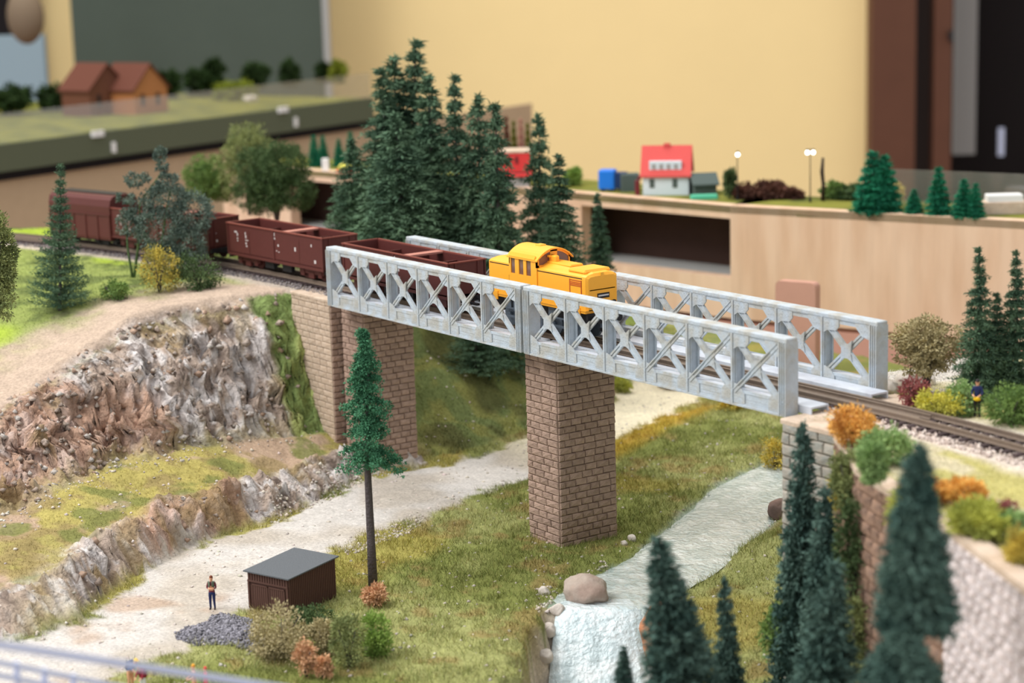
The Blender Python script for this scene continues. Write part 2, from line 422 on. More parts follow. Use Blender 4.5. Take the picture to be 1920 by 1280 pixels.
def height(x, y):
    x = np.asarray(x, float); y = np.asarray(y, float)
    wob = (fbm(x, y, .35, 3, 40) - .5) * np.where(x < 20, 2.6, 0)
    wob2 = np.where((y < 4.5) & (y > -1.5) & (x < 4), .15, 1.0)
    kx, kz = knots(y + wob * .8 * wob2)
    xx = x + wob * .7 * wob2
    n = kx.shape[-1]
    s = np.zeros_like(xx); z = np.array(kz[..., 0], float)
    far = np.clip((kx[..., 0] - xx) / 14, 0, 1)
    z = kz[..., 0] * (1 - far) + far * np.where(y < -5, np.clip((y + 5) * .06, -1.2, 0), -9 * ss(16, 24, y))
    for i in range(n - 1):
        t = np.clip((xx - kx[..., i]) / (kx[..., i + 1] - kx[..., i]), 0, 1)
        if i < 3: te = t * .55 + (t * t * (3 - 2 * t)) * .45
        else: te = t
        ok = xx > kx[..., i]
        z = np.where(ok, kz[..., i] * (1 - te) + kz[..., i + 1] * te, z)
        s = np.where(ok, i + 1 + t, s)
    s = np.where(xx <= kx[..., 0], 1 - far, s)
    # rock relief on the cliff and on the bluff by the path
    cl = ss(1.02, 1.25, s) * (1 - ss(1.85, 2.15, s)) * (y < 8)
    bl = ss(2.75, 3.0, s) * (1 - ss(3.75, 4.0, s)) * (y < 5) * ss(.42, .6, fbm(x, y, .16, 2, 77) + .13)
    r1 = 1 - np.abs(fbm(x, y, .5, 6, 3, .6) * 2 - 1); r2 = fbm(x + 9, y, 1.5, 4, 12, .65)
    cg = cl * (.35 + .65 * ss(1.12, 1.5, s + (fbm(x, y, .3, 2, 88) - .5) * .5)); r3 = np.abs(fbm(x, y, 1.7, 4, 19, .6) * 2 - 1); r4 = fbm(x, y, 4.0, 3, 20, .6)
    z = z + cg * ((r1 - .72) * 2.6 + (r2 - .5) * 1.7 - (r3 - .2) * 1.1 + (r4 - .5) * .55) + bl * ((r1 - .7) * 1.2 + (r2 - .5) * 1.3 - (r3 - .2) * .9 + (r4 - .5) * .5)
    strata = np.abs(((z * 1.4 + fbm(x, y, .5, 3, 8) * 3) % 1) - .5) * .5
    z = z + cl * strata * .7
    z = z + (fbm(x, y, .22, 3, 21) - .5) * .5 * (s > 1.9) + (fbm(x, y, 1.3, 3, 22) - .5) * .16
    pm = ss(-.6, .5, sdpoly(x, y, PATH))
    z = z * (1 - pm) + pm * (-10 + (fbm(x, y, .5, 3, 9) - .5) * .14)
    rv = ss(-.9, .5, sdpoly(x, y, RIVER))
    z = z * (1 - rv) + rv * (-10.62)
    # ravine below the lip of the waterfall
    dx = x - LIP[0]; dy = y - LIP[1]; t = dx * FD[0] + dy * FD[1]; l = dx * FN[0] + dy * FN[1]
    rav = ss(-.2, .6, t) * (1 - ss(2.0, 2.7, np.abs(l) - .16 * np.maximum(t, 0) + (fbm(x, y, 1.1, 3, 66) - .5) * 1.6))
    z = z - rav * np.clip(t * 1.05 + .3, 0, 6.5)
    # level track bed on both sides
    tb = 1 - ss(1.7, 2.6, np.abs(y - track_y(x)))
    tb = tb * np.where((x < -4.5) | (x > 41), 1, 0)
    z = z * (1 - tb) + 0.02 * tb
    return z, s, cl, bl, pm, rv, rav


def track_y(x):
    x = np.asarray(x, float)
    return 3.05 - np.where(x < -4, .0047 * (x + 4) ** 2, 0) - np.where(x > 39, .005 * (x - 39) ** 2, 0)


def mixc(a, b, t): return a * (1 - t[..., None]) + b * t[..., None]


def ground_color(x, y, z, s, cl, bl, pm, rv, rav):
    n1 = fbm(x, y, .18, 3, 31); n2 = fbm(x, y, .7, 4, 33); n3 = fbm(x, y, 2.2, 3, 35); n4 = fbm(x, y, .09, 2, 37)
    o = np.ones(x.shape)
    c = np.ones(x.shape + (3,)) * nlin((124, 130, 72))
    g = o * 1.0
    c = mixc(c, nlin((154, 156, 100)), ss(.45, .65, n1))
    c = mixc(c, nlin((150, 130, 84)), ss(.58, .7, n2) * .7)
    c = mixc(c, nlin((170, 156, 84)), ss(.62, .72, n4) * .6)
    # west hill: slope between cliff and bluff is olive yellow with bare earth
    sl = ss(1.9, 2.15, s) * (1 - ss(3.6, 3.95, s)) * (y < 6)
    slc = mixc(np.ones_like(c) * nlin((162, 152, 92)), nlin((172, 160, 94)), ss(.5, .66, n1))
    slc = mixc(slc, nlin((176, 152, 130)), ss(.5, .62, fbm(x, y, .35, 4, 51) + .10 * (2.6 - s) + .05 * ss(-12, -24, y)))
    c = mixc(c, slc, sl)
    c = mixc(c, nlin((146, 128, 88)), sl * ss(.5, .62, n2) * .75)
    c = mixc(c, nlin((116, 122, 68)), sl * ss(.55, .66, fbm(x, y, .5, 4, 57)) * .8)
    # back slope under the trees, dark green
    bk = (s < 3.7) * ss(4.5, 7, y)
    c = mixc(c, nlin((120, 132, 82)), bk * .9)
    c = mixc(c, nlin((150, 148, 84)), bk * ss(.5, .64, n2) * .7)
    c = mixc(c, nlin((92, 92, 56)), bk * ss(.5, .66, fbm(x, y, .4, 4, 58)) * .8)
    # plateau
    top = (s < 1.15) * 1.0
    tc = mixc(np.ones_like(c) * nlin((138, 150, 84)), nlin((158, 178, 66)), ss(.45, .6, fbm(x, y, .12, 2, 61)))
    tc = mixc(tc, nlin((104, 116, 66)), ss(.5, .64, n2))
    dcr = s * 14 - 14  # distance behind the crest, negative inland
    sand = ss(-7.5, -2.5, dcr + (n2 - .5) * 4) * (1 - ss(4, 6, y))
    tc = mixc(tc, nlin((184, 164, 146)), sand * ss(-26, -20, y + 0 * x))
    tc = mixc(tc, nlin((186, 174, 160)), 1 - ss(1.7, 2.9, np.abs(y - track_y(x)) + (n2 - .5)))
    c = mixc(c, tc, top)
    g = g * (1 - top * sand)
    # rock
    rock = mixc(np.ones_like(c) * nlin((178, 160, 146)), nlin((208, 200, 196)), ss(.5, .62, n2))
    rock = mixc(rock, nlin((112, 98, 90)), ss(.54, .64, fbm(x + z, y, 1.6, 4, 35)) * .7)
    rock = mixc(rock, nlin((226, 222, 220)), ss(.6, .68, fbm(x - z, y, 1.9, 3, 36)) * .7)
    rock = mixc(rock, nlin((184, 142, 116)), ss(.56, .7, n1) * .6)
    rock = mixc(rock, nlin((150, 128, 84)), ss(.60, .72, fbm(x, y, .5, 3, 71)) * .6)
    rk = np.clip(cl + bl, 0, 1)
    c = mixc(c, rock, rk)
    # green strip between the rock and the abutment
    gs = ss(-7.2, -6.4, x) * (1 - ss(-2.3, -1.7, x)) * ss(-1.9, -1.2, y + (n2 - .5)) * (y < 1.2) * (z < -.2)
    c = mixc(c, mixc(np.ones_like(c) * nlin((166, 176, 108)), nlin((128, 146, 88)), ss(.45, .6, n2)), gs)
    # rubble strip by the path near the pier
    # east plateau: pale yellow grass, gravel beside the track
    ea = (s > 6.9) * 1.0
    ec = mixc(np.ones_like(c) * nlin((184, 176, 112)), nlin((202, 192, 160)), ss(.45, .62, n2))
    ec = mixc(ec, nlin((150, 150, 76)), ss(.55, .68, n1))
    ec = mixc(ec, nlin((216, 204, 190)), 1 - ss(1.6, 2.9, np.abs(y - track_y(x)) + (n2 - .5)))
    ec = mixc(ec, nlin((196, 190, 182)), ss(7.2, 8, y) * (x < 47) * ss(.4, .55, n1))
    c = mixc(c, ec, ea)
    # golden patches east of the path and behind the bridge
    c = mixc(c, nlin((196, 160, 56)), ss(1.6, .4, np.abs(sdpoly(x, y, PATH) + 1.0)) * ss(10, 14, y) * (x > 2) * .6)
    # path
    pn = ss(-.25, .25, sdpoly(x, y, PATH) + (n2 - .5) * 2.2 + (n3 - .5) * .8)
    pc = mixc(np.ones_like(c) * nlin((198, 193, 187)), nlin((182, 173, 161)), ss(.45, .65, n1))
    pc = mixc(pc, nlin((176, 150, 128)), ss(.6, .72, fbm(x, y, .3, 3, 91)) * (y < -12) * .7)
    pc = mixc(pc, nlin((222, 212, 184)), ss(8, 14, y))
    c = mixc(c, pc, pn)
    rn = ss(-.7, .1, sdpoly(x, y, RIVER) + (n2 - .5) * .9)
    c = mixc(c, nlin((150, 168, 160)), rn)
    c = mixc(c, nlin((206, 194, 176)), ss(.05, .5, rav))
    grass = (1 - pn) * (1 - rn) * (1 - rk) * (1 - np.clip(rav * 3, 0, 1)) * g
    grass = np.where(ea > .5, grass * ss(1.9, 2.9, np.abs(y - track_y(x))), grass)
    grass = np.where((top > .5) & (ea < .5), grass * ss(1.9, 2.9, np.abs(y - track_y(x))), grass)
    barren = ss(.5, .62, fbm(x, y, .35, 4, 51) + .10 * (2.6 - s)) * sl
    grass = grass * (1 - barren * .85)
    grass = np.maximum(grass, gs * .95)
    return np.clip(c * (.86 + .28 * n3[..., None]), 0, 1), grass


def in_terrain(x, y): return sdpoly(x, y, EDGE) > 0


M['rockface'] = mat('weathered_rock', (180, 165, 150), 0.95, 0.12, attr=True, var=0.3, scale=1.6, bump=1.0, bscale=3.0)
dx = .27
gx = np.concatenate([np.arange(-63, -9, .3), np.arange(-9, 9, .125), np.arange(9, 66, .28)])
gy = np.concatenate([np.arange(-36, -30, .25), np.arange(-30, 1.5, .14), np.arange(1.5, 46, .28)])
XX, YY = np.meshgrid(gx, gy, indexing='ij')
ZZ, SS_, CL, BL, PM_, RV_, RAV = height(XX, YY)
CC, GR = ground_color(XX, YY, ZZ, SS_, CL, BL, PM_, RV_, RAV)
PXs = XX + (CL + BL * .6) * (fbm(YY, ZZ * 1.3, .9, 3, 5) - .5) * 1.3
PYs = YY + (CL + BL * .6) * (fbm(XX, ZZ * 1.3, .9, 3, 6) - .5) * 1.3
nx, ny = XX.shape
V = np.stack([PXs.ravel(), PYs.ravel(), ZZ.ravel()], 1)
ii, jj = np.meshgrid(np.arange(nx - 1), np.arange(ny - 1), indexing='ij')
cx = (XX[:-1, :-1] + XX[1:, :-1]) / 2; cy = (YY[:-1, :-1] + YY[:-1, 1:]) / 2
keep = in_terrain(cx, cy)
# leave out what lies far outside the picture
fv = (cx - CAM.x) * _F.x + (cy - CAM.y) * _F.y; sv = (cx - CAM.x) * _R2.x + (cy - CAM.y) * _R2.y
keep &= (fv > 30) & (np.abs(sv) < fv * .34 + 6)
a = (ii * ny + jj)[keep]; b = a + ny; c_ = b + 1; d = a + 1
T = np.concatenate([np.stack([a, b, c_], 1), np.stack([a, c_, d], 1)])
gme = trimesh('landscape', V, T, M['ground'], CC.reshape(-1, 3))
gme.materials.append(M['rockface'])
rk_ = (np.clip(CL + BL, 0, 1) > .45)[:-1, :-1][keep].astype(np.int32)
gme.polygons.foreach_set('material_index', np.concatenate([rk_, rk_]))
gme.polygons.foreach_set('use_smooth', [True] * len(gme.polygons))
for nd in M['rockface'].node_tree.nodes:
    if nd.type == 'BUMP': nd.inputs['Distance'].default_value = .003
ground = link('landscape_ground', gme)
tag(ground, kind='structure')
bvh = BVHTree.FromPolygons([tuple(v) for v in V.tolist()], T.tolist())


def gz(x, y):
    h = bvh.ray_cast(Vector((x, y, 30)), Vector((0, 0, -1)))
    return h[0].z if h[0] else 0.0


def hit(px, py):
    """the spot of the landscape that is seen at this point of the picture"""
    h = bvh.ray_cast(CAM, ray(px, py).normalized())
    return h[0] if h[0] else U(px, py, 0)


# ---- grass fibres
def scatter_points(n, test, box=None):
    """random ground points inside the view with probability given by test"""
    out = []
    got = 0
    while got < n:
        k = 60000
        x = rs.uniform(-50, 66, k); y = rs.uniform(-34, 40, k)
        f = (x - CAM.x) * _F.x + (y - CAM.y) * _F.y; s_ = (x - CAM.x) * _R2.x + (y - CAM.y) * _R2.y
        ok = (f > 40) & (np.abs(s_) < f * .285) & in_terrain(x, y)
        x = x[ok]; y = y[ok]
        z, s, cl, bl, pm, rv, rav = height(x, y)
        c, g = ground_color(x, y, z, s, cl, bl, pm, rv, rav)
        ok = rs.rand(len(x)) < test(x, y, z, s, g)
        out.append(np.concatenate([np.stack([x, y, z], 1)[ok], c[ok], s[ok][:, None]], 1)); got += ok.sum()
    return np.concatenate(out)[:n]


def blades(P, C, h, wd, lean, mats, name):
    n = len(P); az = rs.uniform(0, 2 * np.pi, n); ln = rs.normal(0, lean, (n, 2)); hh = h * rs.uniform(.5, 1.25, n)
    side = np.stack([np.cos(az), np.sin(az), np.zeros(n)], 1) * wd * .5
    up = np.stack([ln[:, 0] * hh, ln[:, 1] * hh, hh], 1)
    A = P - side; B = P + side; T_ = P + up
    V = np.stack([A, B, T_], 1).reshape(-1, 3)
    c = np.clip(C * rs.uniform(.72, 1.45, (n, 1)) * (1 + rs.uniform(-.08, .08, (n, 3))), 0, 1)
    return trimesh(name, V, np.arange(3 * n).reshape(-1, 3), mats, np.repeat(c, 3, 0))


def valley_test(x, y, z, s, g): return g * (.35 + .65 * (fbm(x, y, 1.2, 2, 44) > .42)) * (s > 3.4) * (s < 6.9)
def hill_test(x, y, z, s, g): return g * (s <= 3.4) * np.where((x > -7.4) & (x < -1.8) & (y > -2.2) & (y < 1.2), 1.0, np.where(y > 4, .8, .22))
def east_test(x, y, z, s, g): return g * (s >= 6.9)


for nm, lab, tst, n, h in (('valley_grass', 'olive green static grass on the valley floor around pier and stream', valley_test, 150000, .34),
                           ('hillside_grass', 'yellowish green short grass on the western hillside above the path', hill_test, 150000, .17),
                           ('embankment_grass', 'pale yellow short grass on the eastern embankment beside the track', east_test, 22000, .13)):
    Q = scatter_points(n, tst)
    P = Q[:, :3].copy(); P[:, 2] -= .03
    hs = h * np.where(Q[:, 6] > 3.9, 1, .9)
    o = link(nm, blades(P, Q[:, 3:6], hs, .035, .55, M['blade'], nm))
    tag(o, lab, 'grass', kind='stuff')


def chips(name, P, size, mats, colors=None, flat=.7):
    """little irregular stones (tetra-like octahedra), one mesh"""
    base = np.array([(1, 0, 0), (-1, 0, 0), (0, 1, 0), (0, -1, 0), (0, 0, 1), (0, 0, -1)], float)
    F_ = np.array([(0, 2, 4), (2, 1, 4), (1, 3, 4), (3, 0, 4), (2, 0, 5), (1, 2, 5), (3, 1, 5), (0, 3, 5)])
    n = len(P); V = base[None] * rs.uniform(.6, 1.25, (n, 6, 1)) + rs.normal(0, .18, (n, 6, 3))
    az = rs.uniform(0, 6.28, n); ca, sa = np.cos(az), np.sin(az)
    X = V[..., 0] * ca[:, None] - V[..., 1] * sa[:, None]; Y = V[..., 0] * sa[:, None] + V[..., 1] * ca[:, None]
    sz = (size * rs.uniform(.5, 1.5, n))[:, None]
    V = np.stack([X * sz, Y * sz, V[..., 2] * sz * flat], -1) + np.asarray(P)[:, None, :]
    Tt = (F_[None] + (np.arange(n) * 6)[:, None, None]).reshape(-1, 3)
    return trimesh(name, V.reshape(-1, 3), Tt, mats, None if colors is None else np.repeat(colors, 6, 0))


M['chip'] = mat('loose_stone', (200, 190, 180), .9, .15, attr=True, var=.12, scale=3)


def band_points(n, x0, x1, hw):
    x = rs.uniform(x0, x1, n); y = track_y(x) + rs.uniform(-hw, hw, n)
    return x, y


for nm, lab, x0, x1, ca, cb, n in (('track_ballast', 'grey ballast under the red-brown wagons on the western bank', -48, -1.5, (150, 142, 140), (112, 106, 108), 9000),
                                   ('track_ballast', 'pale pinkish ballast around the empty track east of the bridge', 38.4, 58, (226, 212, 202), (186, 168, 158), 7000)):
    x, y = band_points(n, x0, x1, 1.75)
    y = np.where(np.abs(y - track_y(x)) < 2, y, y)
    hgt = .04 + .05 * (np.abs(y - track_y(x)) < 1.2)
    Cc = nlin(ca) * rs.uniform(.8, 1.15, (n, 1)); k = rs.rand(n) < .3; Cc[k] = nlin(cb)
    o = link(nm, chips(nm, np.stack([x, y, hgt + rs.uniform(-.03, .04, n)], 1), .075, M['chip'], Cc))
    tag(o, lab, 'ballast', kind='stuff')


def rubble_test(x, y, z, s, g):
    edge = np.exp(-((sdpoly(x, y, PATH) + .7) / .6) ** 2) * (s < 4.3) * (y > -8) * (y < 2)
    lip = np.exp(-((sdpoly(x, y, RIVER) + .7) / .5) ** 2) * (y < 1.5) * .35
    foot = np.exp(-((s - 2.1) / .12) ** 2) * (y < 0) * .12
    return np.clip(edge + lip + foot + .012 * (s > 2) * (s < 6.9), 0, 1)


Q = scatter_points(3600, rubble_test)
Cc = nlin((212, 202, 190)) * rs.uniform(.65, 1.12, (len(Q), 1)) * (1 + rs.uniform(-.05, .05, (len(Q), 3)))
o = link('scattered_stones', chips('scattered_stones', Q[:, :3], .10, M['chip'], Cc))
tag(o, 'whitish stone chips scattered over the slopes and along the path edge', 'stones', kind='stuff')

def crag_test(x, y, z, s, g): return (s > 1.03) * (s < 2.05) * (y < .5) * (y > -33) * (x < 6) + .55 * (s > 2.95) * (s < 3.8) * (y < -3) * (fbm(x, y, .5, 2, 5) > .45)


Q = scatter_points(900, crag_test)
cc = np.array([nlin(c) for c in ((190, 172, 158), (204, 196, 188), (160, 144, 132), (182, 154, 134), (176, 162, 150))])[rs.randint(0, 5, 900)] * rs.uniform(.75, 1.05, (900, 1))
P = Q[:, :3].copy(); P[:, 2] -= .1
o = link('craggy_stones', chips('craggy_stones', P, .2, M['rockface'], cc, flat=.8)); tag(o, 'angular beige and grey rock fragments breaking out of the cliff and bluff', 'rocks', kind='stuff')

# ---- stream and waterfall
RS = RIVER
Lb = [(26.6, -4.2), (25.2, -1.2), (24.0, 2.8), (20.6, 8.6), (16.6, 15), (14.5, 21), (12, 30)]
Rb = [(30.3, -1.7), (28.6, 1.4), (27.4, 4.6), (24.6, 9.6), (22.6, 14), (19, 22), (17, 30)]
mb = MB(); NU = 14; NV = 14
for i in range(len(Lb) - 1):
    for j in range(NV):
        pass
vs = []; rows_ = []
def seglerp(Pp, t):
    k = min(int(t), len(Pp) - 2); f = t - k
    return Vector(Pp[k]).lerp(Vector(Pp[k + 1]), f)
nr = 90
for i in range(nr + 1):
    t = i / nr * (len(Lb) - 1)
    l = seglerp(Lb, t); r = seglerp(Rb, t); m_ = (r - l).normalized() * .55
    l = l - m_; r = r + m_
    for j in range(NU * 2 + 1):
        u = j / (NU * 2); p = l.lerp(r, u)
        z = -10.30 - .45 * max(0, 1 - i / 3) + .05 * (vn(np.array(p.x * 2.2), np.array(p.y * 2.2), 3) - .5) * 2 - .10 * (abs(u - .5) * 2) ** 6
        vs.append((p.x, p.y, float(z)))
W_ = NU * 2 + 1
fs = [(i * W_ + j, i * W_ + j + 1, (i + 1) * W_ + j + 1, (i + 1) * W_ + j) for i in range(nr) for j in range(W_ - 1)]
mb.add(vs, fs)
o = mb.build('stream', M['river'], smooth=True)
tag(o, 'milky blue-green resin stream running through the grass to the waterfall', 'stream')
mb = MB(); vs = []; nt_ = 40
for i in range(nt_ + 1):
    t = i / nt_ * 7.5 - .9
    hw = 2.0 + .16 * max(t, 0)
    for j in range(33):
        u = j / 32 * 2 - 1; l = u * hw
        z = -10.28 if t < 0 else -10.28 - (t * 1.05 if t > .8 else t * t * .66 + .42 * t * 0) + .0
        if t >= .8: z = -10.28 - .66 * .64 - (t - .8) * 1.05
        q = LIP + FD * t + FN * l
        bump_ = .32 * (float(fbm(np.array(l * 1.6), np.array(t * .35), 1.0, 3, 5)) - .45) * ss(-.2, 1.2, np.array(t)) 
        z += float(bump_) + .35 * (1 - u * u) * min(max(t, 0), 1.5) / 1.5 + (-.25 * abs(u) ** 8)
        vs.append((q[0], q[1], z))
fs = [(i * 33 + j, i * 33 + j + 1, (i + 1) * 33 + j + 1, (i + 1) * 33 + j) for i in range(nt_) for j in range(32)]
mb.add(vs, fs)
o = mb.build('waterfall', M['fall'], smooth=True)
tag(o, 'white-blue waterfall pouring off the stream below the stone pier', 'waterfall')


def boulder(name, label, c, r, m, seed, cat='rock', rz=0):
    R = np.random.RandomState(seed)
    bm = bmesh.new(); bmesh.ops.create_icosphere(bm, subdivisions=4, radius=1)
    pl = [Vector(R.normal(0, 1, 3)).normalized() for _ in range(16)]; dd = R.uniform(.72, .95, 16)
    for v in bm.verts:
        p = v.co.normalized(); s_ = 1.0
        for n_, d_ in zip(pl, dd):
            k = p.dot(n_)
            if k > .01: s_ = min(s_, d_ / k)
        q = p * s_
        q *= 1 + (float(fbm(np.array(q.x * 2 + seed), np.array(q.y * 2 + q.z * 1.7), 1.1, 4, seed)) - .5) * .16
        v.co = Vector((q.x * r[0], q.y * r[1], q.z * r[2]))
    me = bpy.data.meshes.new(name); bm.to_mesh(me); bm.free(); me.materials.append(m)
    me.polygons.foreach_set('use_smooth', [True] * len(me.polygons))
    o = link(name, me); o.location = c; o.rotation_euler = (0, 0, rz)
    return tag(o, label, cat)


M['rockgrey'] = mat('grey_beige_boulder', (178, 164, 152), .9, .15, c2=(160, 140, 128), scale=.8, var=.15, bump=.5, bscale=4)
M['rockorange'] = mat('orange_brown_rock', (214, 150, 112), .9, .15, c2=(196, 134, 98), scale=1.2, var=.2, bump=.8, bscale=5)
M['rockbrown'] = mat('brown_grey_rock', (138, 114, 104), .9, .15, c2=(116, 98, 92), scale=1, var=.15, bump=.5, bscale=4)
M['rockwhite'] = mat('whitish_rock', (216, 208, 198), .9, .15, c2=(186, 176, 166), scale=1, var=.15, bump=.6, bscale=4)
p = U(1098, 1118, -10.2); boulder('boulder', 'rounded grey-beige boulder at the left lip of the waterfall', (p.x, p.y, -9.95), (1.25, 1.0, .85), M['rockgrey'], 3, rz=.5)
p = U(1228, 1170, -10.2); boulder('boulder', 'rough orange-brown boulder to the right of the waterfall behind a fir', (p.x + .3, p.y + .2, -10.6), (1.25, 1.0, 1.6), M['rockorange'], 8, rz=.3)
p = U(1462, 968, -10.3); boulder('boulder', 'brown-grey boulder beside the upper stream behind the tall firs', (p.x, p.y, -10.0), (.8, .8, .7), M['rockbrown'], 12)
for (px, py, r, sd, lab) in ((1708, 702, .8, 21, 'whitish rock behind the bridge end under the olive tree'), (1735, 690, .55, 22, 'small whitish rock just right of the larger one under the olive tree'),
                             (1590, 700, .55, 23, 'pale rock in the grass seen through the last panel of the rear truss'), (1665, 718, .6, 26, 'flat grey-white rock behind the end post of the rear truss')):
    p = U(px, py, .25); boulder('rock', lab, (p.x, p.y, gz(p.x, p.y) + r * .3), (r, r * .8, r * .75), M['rockwhite'], sd)
for (px, py, k, r, sd, m, lab) in ((1262, 628, 138, 1.3, 31, 'rockgrey', 'grey boulder in the valley behind the middle of the bridge'), (1390, 668, 133, 1.7, 32, 'rockwhite', 'cream boulder behind the bridge on the far valley edge'),
                                   (1175, 600, 141, 1.1, 33, 'rockbrown', 'small dark boulder in the valley just behind the locomotive')):
    p = UK(px, py, k); boulder('boulder', lab, (p.x, p.y, gz(p.x, p.y) + r * .4), (r, r, r * .8), M[m], sd)

for i, (px, py, r, lab) in enumerate(((1046, 1148, .45, 'whitish rock at the top of the left bank of the waterfall'), (1028, 1186, .5, 'pale angular rock on the left bank of the waterfall, below the first'), (1022, 1232, .45, 'pale rock low on the left bank of the waterfall'), (1020, 1112, .35, 'small whitish rock left of the rounded boulder'),
                                      (1185, 1012, .3, 'small white stone on the grass bank where the stream narrows'), (1170, 1020, .22, 'smaller white stone beside the one where the stream narrows'))):
    p = hit(px, py); boulder('rock', lab, (p.x, p.y, p.z + r * .15), (r, r * .8, r * .9), M['rockwhite'], 120 + i)
# ------------------------------------------------------------------ masonry
def brick_mesh(name, m, seed):
    R = random.Random(seed)
    # unit brick, front at y = -.5, chamfered and slightly uneven: 26 triangles
    j = lambda a: R.uniform(-a, a)
    back = [(-.5, .5, -.5), (.5, .5, -.5), (.5, .5, .5), (-.5, .5, .5)]
    mid = [(-.485 + j(.02), -.25, -.47 + j(.03)), (.485 + j(.02), -.25, -.47 + j(.03)), (.485 + j(.02), -.25, .47 + j(.03)), (-.485 + j(.02), -.25, .47 + j(.03))]
    fr = [(-.42 + j(.03), -.5 + j(.12), -.36 + j(.05)), (.42 + j(.03), -.5 + j(.12), -.36 + j(.05)), (.42 + j(.03), -.5 + j(.12), .36 + j(.05)), (-.42 + j(.03), -.5 + j(.12), .36 + j(.05))]
    b = MB(); b.add(back + mid + fr + [(j(.1), -.56 + j(.1), j(.1))],
                    [(0, 1, 2, 3)] + [(i, (i + 1) % 4, 4 + (i + 1) % 4, 4 + i) for i in range(4)] + [(4 + i, 4 + (i + 1) % 4, 8 + (i + 1) % 4, 8 + i) for i in range(4)]
                    + [(8 + i, 8 + (i + 1) % 4, 12) for i in range(4)])
    return b.mesh(name, m)


BR = {k: [brick_mesh('brick', M[m], i) for i in range(4)] for k, m in (('brick', 'brick'), ('pink', 'pinkstone'), ('grey', 'greystone'), ('brown', 'brownwall'), ('white', 'whitestone'))}


def masonry(parent, a, b, z0, z1, ch, bl, kind, name='brick', depth=.16, batter=0.0, cap=300, key=None, joined=False, zf=None, zt=None):
    """a course-by-course brick face from plan point a to b, seen from the side on the right of a->b"""
    a = Vector((a[0], a[1])); b = Vector((b[0], b[1])); L = (b - a).length; d = (b - a) / L; nrm = Vector((d.y, -d.x))
    n = max(1, round((z1 - z0) / ch)); ch = (z1 - z0) / n; items = []
    for r in range(n):
        z = z0 + (r + .5) * ch
        x = 0.0; first = (.5 if r % 2 else 1.0)
        while x < L - 1e-6:
            w_ = bl * first * rnd.uniform(.82, 1.18); first = 1
            if L - x - w_ < bl * .4: w_ = L - x
            w_ = min(w_, L - x)
            zz = z
            p = a + d * (x + w_ / 2) + nrm * (batter * (z1 - z) + rnd.uniform(-.012, .012))
            items.append((p, zz, w_, x + w_ / 2))
            x += w_
    if key: items.sort(key=lambda it: key(it[0].x, it[0].y, it[1]))
    rz = math.atan2(d.y, d.x)
    rest = []
    nparts = 0
    for i, (p, z, w_, t) in enumerate(items):
        zz = z + (zt(t) * (z - z0) / (z1 - z0) if zt else 0)
        if zf and not zf(t, zz): continue
        if not joined and nparts < cap:
            o = link(name, rnd.choice(BR[kind]), parent)
            o.location = (p.x, p.y, zz); o.rotation_euler = (rnd.uniform(-.015, .015), rnd.uniform(-.012, .012), rz)
            o.scale = (w_ * .985, depth, ch * .97); nparts += 1
        else:
            rest.append(Matrix.Translation((p.x, p.y, zz)) @ Matrix.Rotation(rz, 4, 'Z') @ Matrix.Diagonal((w_ * .985, depth, ch * .97, 1)))
    if rest:
        g = MB()
        for k, mt in enumerate(rest):
            me = BR[kind][k % 4]; g.add([mt @ v.co for v in me.vertices], [tuple(pl.vertices) for pl in me.polygons])
        o = g.build('joined_' + name, BR[kind][0].materials[0], parent); o['kind'] = 'stuff'
    return nparts


def pier(label, x0, x1, y0, y1, z0, z1, kind='brick'):
    o = empty('stone_pier', ((x0 + x1) / 2, (y0 + y1) / 2, z0)); tag(o, label, 'bridge pier', 'brown stone piers under the bridge')
    o.location = (0, 0, 0)
    c = MB().box(x0 + .1, x1 - .1, y0 + .1, y1 - .1, z0 - .5, z1 - .02).build('core', M['mortar'], o)
    k1 = masonry(o, (x0, y0), (x1, y0), z0, z1, .36, .78, kind)
    masonry(o, (x1, y0), (x1, y1), z0, z1, .36, .70, kind, cap=300 - k1)
    masonry(o, (x1, y1), (x0, y1), z0, z1, .36, .78, kind, joined=True)
    masonry(o, (x0, y1), (x0, y0), z0, z1, .36, .70, kind, joined=True)
    b = MB(); b.cbox(x0 + .35, x1 - .35, y0 + .3, y0 + 1.1, z1 - .06, 0.0, .05); b.cbox(x0 + .35, x1 - .35, y1 - 1.1, y1 - .3, z1 - .06, 0.0, .05)
    b.build('bearing', M['dark'], o)
    return o


pier('free-standing brown sandstone pier in the valley carrying the middle of the bridge', 17.55, 20.15, 1.1, 4.75, -11.0, -.32)
pier('brown sandstone pier standing against the western abutment behind the tall bare-stemmed pine', -.7, 1.6, 1.25, 4.6, -9.6, -.32)

# western abutment: pale rendered face towards the viewer, dark brick edge
o = empty('stone_abutment'); tag(o, 'pale pink-brown stone abutment carrying the left end of the bridge', 'abutment')
MB().box(-5.4, -1.2, .72, 5.2, -10, -.02).build('core', M['pinkstone'], o)
k = masonry(o, (-5.5, .65), (-1.1, .65), -9.5, 0.0, .36, .8, 'pink', depth=.10, cap=270)
masonry(o, (-1.1, .65), (-1.1, 5.3), -9.5, 0.0, .36, .75, 'brick', cap=300 - 0)
g = MB(); g.cbox(-5.6, -1.0, .55, 5.4, -.1, .06, .04); g.build('cap_stone', M['pinkstone'], o)

